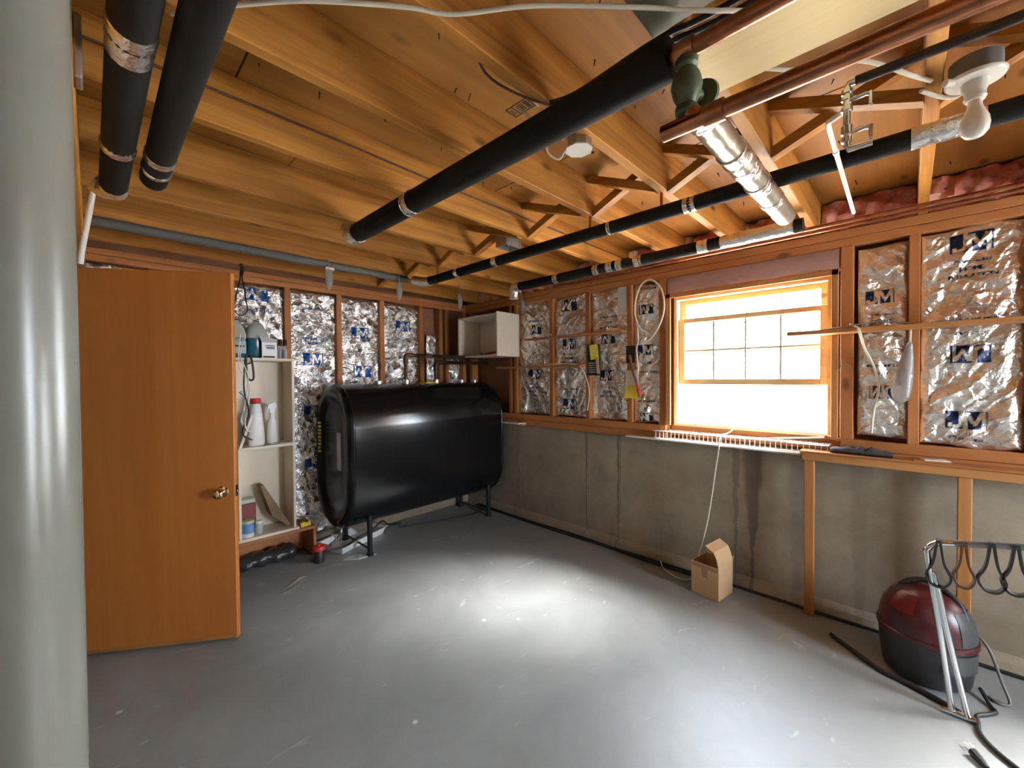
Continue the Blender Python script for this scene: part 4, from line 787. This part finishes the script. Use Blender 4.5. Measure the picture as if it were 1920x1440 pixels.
t = thing('tool_card', 'black hanging card with yellow tag on the stud between foil batts', 'tool card', (3.07, 1.98, 1.46)); MB().box(3.0685, 3.0722, 1.925, 2.05, 1.46, 1.735, c=.001).build('card', 'black_pl', t); MB().box(3.063, 3.068, 1.938, 2.02, 1.60, 1.73, c=.002, rot=Matrix.Rotation(-.12, 3, 'X')).build('yellow_tag', 'yellow', t); MB().box(3.058, 3.0625, 1.925, 1.955, 1.475, 1.62, c=.002, rot=Matrix.Rotation(-.10, 3, 'X')).build('blade', plain('tan_blade', (.55, .38, .16), .5), t)
q = MB()
for k in range(5): q.box(3.0668, 3.0684, 1.965, 2.035, 1.485 + k * .02, 1.492 + k * .02)
q.box(3.0616, 3.0629, 1.955, 2.005, 1.68, 1.69); q.box(3.0616, 3.0629, 1.955, 2.005, 1.66, 1.665); q.build('print', 'grey_lbl', t)['kind'] = 'stuff'
t = thing('tool_card', 'yellow and white card with red handled tool on the stud nearer the window', 'tool card', (3.07, 1.62, 1.27)); MB().box(3.0695, 3.0722, 1.565, 1.675, 1.345, 1.50, c=.001).build('card', 'cream_mel', t); MB().prism([(3.0675, 1.69, 1.275), (3.0675, 1.565, 1.265), (3.0675, 1.59, 1.375), (3.0675, 1.665, 1.37)], (.002, 0, 0)).build('yellow_base', 'yellow', t)
MB().tube([(3.062, 1.64, 1.62), (3.06, 1.61, 1.50), (3.058, 1.575, 1.40)], [.012, .010, .008], n=10, smooth=4).build('shaft', 'rust_iron', t, smooth=60); MB().tube([(3.058, 1.575, 1.40), (3.055, 1.555, 1.33), (3.055, 1.545, 1.285)], [.010, .013, .010], n=10, smooth=4).build('handle', 'red_pl', t, smooth=60)
tag(MB().box(3.0655, 3.0745, 1.59, 1.672, 1.56, 1.70, c=.003).build('leather_sheath', 'iron'), 'dark leather sheath hanging on the stud above the yellow card', 'sheath')
# items on the right part of the window wall
t = thing('wrapped_brush', 'clear plastic wrapped brush hanging from the long shelf', 'brush', (3.03, .02, 1.29))
rings = [[(3.03 + w * .6 * math.cos(a), .02 + dy + w * math.sin(a), z) for a in [2 * math.pi * j / 16 for j in range(16)]] for z, w, dy in ((1.295, .012, .015), (1.31, .030, .014), (1.36, .042, .010), (1.44, .038, .0), (1.54, .026, -.012), (1.60, .014, -.02), (1.625, .008, -.022))]
MB().loft(rings).build('wrapped_head', 'clear_film', t, smooth=60); MB().tube([(3.03, .012, 1.33), (3.03, .0, 1.60)], .009, n=8).build('bristles', 'grey_lbl', t); MB().tube([(3.03, -.002, 1.62), (3.03, -.004, 1.672), (3.045, -.004, 1.687)], .005, n=8).build('handle', 'cord_white', t)
tag(MB().tube([(3.03, .245, 1.74), (3.0, .21, 1.715), (2.94, .20, 1.70), (2.94, .19, 1.66), (3.03, .18, 1.60), (3.055, .14, 1.49), (3.055, .12, 1.38), (3.06, .14, 1.25), (3.06, .15, 1.12)], .006, n=8, smooth=7).build('cable', 'cord_white', None, smooth=60), 'pale cable hanging from the long shelf in front of the narrow foil batt', 'cable')
tag(MB().tube([(3.06, .45, 1.713), (3.0, .30, 1.722), (3.02, .12, 1.74), (3.02, -.02, 1.717)], .0035, n=6, smooth=6).build('wire', 'steel', None, smooth=60), 'bright wire lying on the long shelf', 'wire')
t = thing('cup_hook', 'bent wire hook screwed into the stud right of the window', 'hook', (3.075, .27, 1.48)); MB().tube([(3.079, .285, 1.545), (3.06, .287, 1.545), (3.06, .285, 1.50), (3.062, .292, 1.475)], .003, n=6).build('wire', 'chrome', t); MB().tube([(3.079, .262, 1.51), (3.06, .262, 1.512), (3.06, .24, 1.50)], .003, n=6).build('wire', 'chrome', t)

# ------------------------------------------------------------------ bench rail, ledge and window clutter
t = thing('bench_frame', 'bare wooden frame of rail and posts against the concrete wall', 'frame', (3.05, 0, 0))
bxo('rail', 'pine_y', t, 2.99, 3.078, -.79, .462, .938, .982); bxo('top_board', 'stud_y', t, 2.985, 3.0785, -.79, .475, .983, .995)
for y0, y1 in ((.403, .452), (-.227, -.178), (-.79, -.74)): bxo('post', 'pine_z', t, 3.0, 3.034, y0, y1, .001, .937)
tag(MB().box(3.03, 3.174, .478, 1.66, .956, .968, c=.002).build('sunlit_ledge', 'white_paint'), 'white slab standing for the sunlit concrete ledge top under the window', 'board')  # white colour stands in for sunlight on the concrete ledge
t = thing('wire_shelf', 'white coated wire shelf lying on the ledge under the window', 'wire shelf', (3.1, .87, .97))
q = MB()
for (x, z) in ((3.045, .9725), (3.045, 1.026), (3.10, 1.026), (3.165, 1.026)): q.tube([(x, .335, z), (x, 1.43, z)], .0036, n=6)
q.build('rails', 'white_pl', t); q = MB()
for k in range(37): y = .345 + k * .0295; q.tube([(3.045, y, .9725), (3.045, y, 1.027), (3.168, y, 1.029)], .0024, n=5)
w_ = q.build('wires', 'white_pl', t); w_['kind'] = 'stuff'
tag(MB().box(3.05, 3.072, .36, .80, 1.044, 1.052, c=.002, rot=Matrix.Rotation(-.10, 3, 'X') @ Matrix.Rotation(.16, 3, 'Z')).build('white_strip', 'white_pl'), 'long white strip leaning across the wire shelf to the window corner', 'strip')
tag(MB().box(3.085, 3.11, .10, .37, 1.040, 1.058, c=.002, rot=Matrix.Rotation(.22, 3, 'X')).build('wood_stick', 'pine_y'), 'pale wooden stick sloping down right of the window', 'stick')
rings = []
for i in range(13):
    y = .06 + .27 * i / 12; h = .016 + .018 * abs(math.sin(i * 1.3)) * math.sin(math.pi * (i + .5) / 13); rings.append([(3.035 + .038 * math.cos(a), y, .9955 + h * (1 + math.sin(a)) * .8) for a in [2 * math.pi * j / 12 for j in range(12)]])
tag(MB().loft(rings).build('rag', 'rag', None, smooth=60), 'crumpled dark rag on the end of the bench top', 'rag')
tag(MB().box(2.995, 3.03, -.16, -.02, .9955, 1.001, c=.001).build('scrap_wood', 'pine_y'), 'small scrap of wood on the bench top below the wide foil batt', 'wood')
tag(MB().box(3.01, 3.07, -.15, -.05, 1.0015, 1.006, c=.001, rot=Matrix.Rotation(.3, 3, 'Z')).build('paper_scrap', 'white_pl'), 'white paper scrap on top of the wood scrap', 'paper')
tag(MB().tube([(3.13, .86, 1.096), (3.09, .90, 1.05), (3.04, .93, 1.037), (3.018, .94, 1.0), (3.018, .942, .94), (3.03, .965, .80), (3.02, .985, .62), (3.0, 1.01, .42), (2.96, 1.03, .28), (2.90, 1.035, .20), (2.865, 1.02, .14)], .0042, n=8, smooth=6).build('cord', 'cord_white', None, smooth=60), 'white cord hanging from the window ledge into the cardboard box', 'cord')
tag(MB().tube([(3.02, 1.36, .03), (2.965, 1.31, .006), (2.90, 1.20, .006), (2.90, 1.13, .006), (2.96, 1.07, .02), (3.02, 1.05, .04)], .004, n=8, smooth=6).build('cord', 'cord_white', None, smooth=60), 'pale cord lying on the floor left of the cardboard box', 'cord')

# ------------------------------------------------------------------ floor things
t = thing('cardboard_box', 'small open cardboard box on the floor under the window', 'box', (2.875, .94, 0))
B = [Vector((2.785, 1.04, 0)), Vector((2.762, .862, 0)), Vector((2.958, .835, 0)), Vector((2.982, 1.012, 0))]; H = .215; th = .005
def wall(a, b, z0, z1, nm, inset=th):
    d = (b - a).normalized(); n = Vector((-d.y, d.x, 0)); cen = (B[0] + B[2]) / 2
    if n.dot(cen - a) < 0: n = -n
    MB().loft([[a + Vector((0, 0, z0)), b + Vector((0, 0, z0)), b + n * inset + Vector((0, 0, z0)), a + n * inset + Vector((0, 0, z0))], [a + Vector((0, 0, z1)), b + Vector((0, 0, z1)), b + n * inset + Vector((0, 0, z1)), a + n * inset + Vector((0, 0, z1))]]).build(nm, 'card', t)
for i in range(4): wall(B[i], B[(i + 1) % 4], .001, H, 'side')
MB().loft([[b + Vector((0, 0, .001)) for b in B], [b + Vector((0, 0, .006)) for b in B]]).build('bottom', 'card', t)
# raised flap on the right hand side, folded over at its top
a, b = B[1], B[2]; inn = (B[0] - B[1]).normalized(); z = Vector((0, 0, 1))
prof = [(0, H), (.012, H + .055), (.030, H + .095), (.085, H + .125)]
MB().loft([[a + inn * s + z * h, b + inn * s + z * h, b + inn * (s + .003) + z * (h - .002), a + inn * (s + .003) + z * (h - .002)] for s, h in prof]).build('flap', 'card', t)
MB().loft([[B[3] + z * H, B[2] + z * H, B[2] - (B[1] - B[2]).normalized() * .004 + z * H, B[3] - (B[1] - B[2]).normalized() * .004 + z * H], [B[3] + Vector((.03, 0, .02)) + z * H, B[2] + Vector((.03, 0, .02)) + z * H, B[2] + Vector((.033, 0, .018)) + z * H, B[3] + Vector((.033, 0, .018)) + z * H]]).build('flap', 'card', t)
m_ = (B[0] + B[1]) / 2; tp = (B[1] - B[0]).normalized(); nn = Vector((tp.y, -tp.x, 0)); nn = -nn if nn.dot((B[0] + B[2]) / 2 - m_) > 0 else nn
MB().prism([m_ - tp * .022 + nn * .0008 + z * (H - .03), m_ + tp * .022 + nn * .0008 + z * (H - .03), m_ + tp * .016 + nn * .0008 + z * (H - .088), m_ - tp * .016 + nn * .0008 + z * (H - .085)], nn * .0006).build('box_side_mark', plain('dark_box_brown', (.40, .24, .12), .5), t)  # darker brown mark laid on the box side
MB().prism([B[0] + tp * .006 + nn * .0008 + z * (H - .03), B[1] - tp * .006 + nn * .0008 + z * (H - .03), B[1] - tp * .006 + nn * .0008 + z * (H - .006), B[0] + tp * .006 + nn * .0008 + z * (H - .006)], nn * .0006).build('box_side_mark', bpy.data.materials['dark_box_brown'], t)
# wet dry vacuum
vx, vy = 2.80, -.065
t = thing('shop_vacuum', 'wet and dry vacuum with black tub and dark red domed lid', 'vacuum', (vx, vy, 0))
MB().lathe([(.0, .012), (.145, .012), (.155, .02), (.165, .10), (.172, .195), (.172, .20)], c=(vx, vy, 0), n=36).build('tub', 'black_pl', t, smooth=40)
MB().lathe([(.168, .2), (.178, .203), (.178, .222), (.170, .226)], c=(vx, vy, 0), n=36).build('rim', 'dark_red', t, smooth=40)
MB().lathe([(.170, .226), (.168, .27), (.155, .325), (.125, .375), (.085, .405), (.04, .42), (.0, .424)], c=(vx, vy, 0), n=36).build('lid', 'dark_red', t, smooth=50)
va = math.atan2(-vy, -vx)     # facing the viewer
MB().lathe([(.1715, .228), (.170, .27), (.158, .322), (.135, .362)], c=(vx, vy, 0), n=10, a0=va - 1.35 + 2.1, a1=va - .35 + 2.1).build('side_panel', plain('charcoal_plastic', (.055, .055, .055), .35), t, smooth=60)
MB().lathe([(.1735, .105), (.176, .19)], c=(vx, vy, 0), n=10, a0=va + .35, a1=va + 1.3).build('drain_panel', bpy.data.materials['charcoal_plastic'], t, smooth=60)
MB().lathe([(.1585, .322), (.138, .362), (.10, .398)], c=(vx, vy, 0), n=8, a0=va - .95, a1=va - .25).build('lid_badge', plain('red_lid_panel', (.15, .010, .010), .3), t, smooth=60)
MB().tube([(vx - .06, vy - .13, .33), (vx - .02, vy - .10, .395), (vx + .01, vy - .02, .445), (vx + .02, vy + .05, .43), (vx + .02, vy + .09, .39)], .013, n=10, smooth=5).build('handle', 'black_pl', t, smooth=60)
MB().lathe([(.036, 0), (.036, .03), (.03, .032), (.03, .045)], c=(vx - .165, vy - .02, .16), n=18, axis='x').build('hose_port', 'black_pl', t, smooth=50) if False else None
for a in (.6, 2.2, 3.8, 5.4): MB().sphere((vx + .13 * math.cos(a), vy + .13 * math.sin(a), .0135), .012, n=10, m=6).build('caster', 'black_pl', t, smooth=60)
MB().tube([(vx + .03, vy - .172, .24), (2.80, -.27, .20), (2.79, -.305, .08), (2.76, -.325, .012), (2.745, -.29, .006), (2.77, -.265, .006)], .006, n=8, smooth=6).build('hose', 'grey_pl', t, smooth=60)
# chrome cart handle with strap loops
t = thing('chrome_cart', 'chrome tube cart frame with strap loops hanging from its bar', 'cart', (2.52, -.17, 0))
MB().tube([(2.527, -.141, .0125), (2.515, -.105, .33), (2.50, -.062, .66), (2.50, -.065, .70), (2.50, -.085, .725), (2.50, -.12, .737), (2.50, -.30, .775), (2.50, -.52, .80)], .0115, n=12, smooth=5).build('frame_tube', 'chrome', t, smooth=60)
MB().tube([(2.525, -.186, .0125), (2.512, -.128, .33), (2.503, -.094, .53), (2.501, -.078, .60)], .0105, n=12, smooth=4).build('frame_tube', 'chrome', t, smooth=60)
MB().tube([(2.525, -.115, .0125), (2.525, -.21, .0125)], .012, n=10).build('foot_bar', 'chrome', t, smooth=60)
for k, y in enumerate((-.095, -.168, -.243, -.305, -.39)):
    zt = .737 + (-.12 - y) * .17 + .002 if y < -.12 else .731; lw, ll = (.037, .185) if k != 1 else (.030, .18)
    pts = [(2.50, y + .004, zt + .014), (2.50, y - .004 + lw * .55, zt - ll * .45), (2.50, y + lw, zt - ll * .75), (2.50, y + lw * .6, zt - ll * .95), (2.50, y, zt - ll), (2.50, y - lw * .6, zt - ll * .95), (2.50, y - lw, zt - ll * .75), (2.50, y + .004 - lw * .55, zt - ll * .45), (2.50, y - .004, zt + .014)]
    MB().ribbon(pts, (.030, 0, 0), .0038, smooth=5).build('strap_loop', 'brown_strap' if k == 1 else 'strap', t, smooth=60)
MB().tube([(2.50, -.14, .741), (2.50, -.30, .775), (2.50, -.52, .80)], .0135, n=12, smooth=3).build('grip_sleeve', 'grey_pl', t, smooth=60)
# black power cord with plug
t = thing('power_cord', 'thick black power cord curling over the sunlit floor to a plug', 'cord', (2.45, -.2, 0))
MB().tube([(2.77, -.24, .03), (2.70, -.262, .008), (2.66, -.275, .008), (2.62, -.25, .008), (2.575, -.215, .008), (2.53, -.215, .008), (2.46, -.215, .008), (2.39, -.245, .008), (2.32, -.305, .008), (2.2, -.42, .008), (2.0, -.55, .008)], .0075, n=10, smooth=7).build('cable', 'cord_black', t, smooth=60)
MB().tube([(2.31, -.185, .012), (2.285, -.20, .012), (2.25, -.215, .012)], [.016, .013, .008], n=10).build('plug', 'black_pl', t, smooth=60); MB().tube([(2.33, -.178, .014), (2.345, -.165, .014)], .003, n=6).build('prong', 'brass', t); MB().tube([(2.335, -.19, .014), (2.352, -.178, .014)], .003, n=6).build('prong', 'brass', t); MB().tube([(2.25, -.215, .010), (2.18, -.24, .008), (2.1, -.33, .008)], .005, n=8, smooth=5).build('plug_lead', 'cord_black', t, smooth=60)
tag(MB().tube([(2.83, .30, .012), (2.66, .10, .012), (2.62, -.01, .012), (2.585, -.09, .012), (2.545, -.165, .012)], .011, n=10, smooth=6).build('floor_dark_line', 'black_pl', None, smooth=60), 'dark line lying along the floor in front of the vacuum', 'hose')  # slim black strand laid along the floor
# black cables along the foot of the concrete wall
for k, (off, lab) in enumerate(((0, 'black cable lying along the foot of the concrete wall, nearer the wall'), (.03, 'black cable lying along the foot of the concrete wall, nearer the room'))):
    pts = [(3.045 - off - (.018 * abs(math.sin(i * 1.1 + k * 2)) if i < 6 else 0), 3.5 - i * .42, .0095) for i in range(14 if k == 0 else 7)]
    tag(MB().tube(pts, .009, n=8, smooth=5).build('cable', 'cord_black', None, smooth=60), lab, 'cable', 'wall foot cables')
tag(MB().tube([(2.05, 3.52, .006), (2.5, 3.35, .006), (2.80, 3.30, .006), (2.97, 3.35, .006)], .006, n=8, smooth=5).build('cable', 'cord_black', None, smooth=60), 'thin black cable on the floor under the oil tank', 'cable')
# tray under the tank drain, oil line and red topped jar
t = thing('drip_tray', 'white plastic tray on the floor under the oil tank', 'tray', (1.6, 3.5, 0))
R = Matrix.Rotation(math.radians(21), 3, 'Z'); o_ = Vector((1.40, 3.31, 0))
def tp_(u, v, z): p = R @ Vector((u, v, 0)) + o_; return (p.x, p.y, z)
def rect(i, z, L=.52, W=.27): return [tp_(i, i, z), tp_(L - i, i, z), tp_(L - i, W - i, z), tp_(i, W - i, z)]
MB().loft([rect(.02, .001), rect(.0, .06), rect(-.014, .064), rect(-.014, .068), rect(.004, .066), rect(.024, .006)]).build('tray_body', 'white_pl', t)
tag(MB().tube([(1.20, 3.325, .105), (1.28, 3.29, .085), (1.40, 3.285, .079), (1.50, 3.325, .085), (1.56, 3.35, .10), (1.68, 3.345, .13), (1.80, 3.40, .16), (1.95, 3.55, .05), (2.1, 3.6, .012)], .008, n=8, smooth=7).build('oil_line', 'cord_black', None, smooth=60), 'black oil line crossing the white tray to the red topped jar', 'hose')
t = thing('oil_filter', 'dark jar with red lid on the floor beside the crate', 'jar', (1.226, 3.335, 0)); MB().lathe([(.034, .0), (.038, .004), (.038, .085), (.034, .092)], c=(1.226, 3.335, 0), n=24).build('bowl', 'black_pl', t, smooth=40); MB().lathe([(.036, .0925), (.046, .095), (.047, .118), (.040, .128), (.015, .134), (.015, .144), (0, .146)], c=(1.226, 3.335, 0), n=24).build('head', 'red_pl', t, smooth=40)
# scraps of clear film on the floor
for k, (P, lab) in enumerate((([(.84, 3.02), (1.02, 3.16), (1.06, 3.15), (.92, 3.0)], 'strip of clear plastic film on the floor near the door'), ([(1.37, 3.22), (1.46, 3.14), (1.60, 3.13), (1.48, 3.22), (1.42, 3.26)], 'torn pale plastic scrap on the floor in front of the tray'))):
    mb = MB().loft([[(x, y, .001) for x, y in P], [(x + .004, y, .005 + .008 * (i % 2)) for i, (x, y) in enumerate(P)]]); tag(mb.build('plastic_scrap', 'clear_jug' if k else 'clear_film'), lab, 'plastic scrap')
# portals guide the sky light through the openings
for nm, loc, sx_, sy_ in (('portal_window', (3.32, .817, 1.56), 1.0, .98), ('portal_window', (3.32, -1.21, 1.10), .62, .80)):
    ld = bpy.data.lights.new(nm, 'AREA'); ld.shape = 'RECTANGLE'; ld.size = sx_; ld.size_y = sy_; ld.cycles.is_portal = True
    lo = bpy.data.objects.new(nm, ld); COL.objects.link(lo); lo.location = loc; lo.rotation_euler = (0, math.radians(90), 0)
ld = bpy.data.lights.new('portal_door', 'AREA'); ld.shape = 'RECTANGLE'; ld.size = 1.0; ld.size_y = 2.06; ld.cycles.is_portal = True
lo = bpy.data.objects.new('portal_door', ld); COL.objects.link(lo); lo.location = (2.2, -2.39, 1.03); lo.rotation_euler = (math.radians(90), 0, 0)
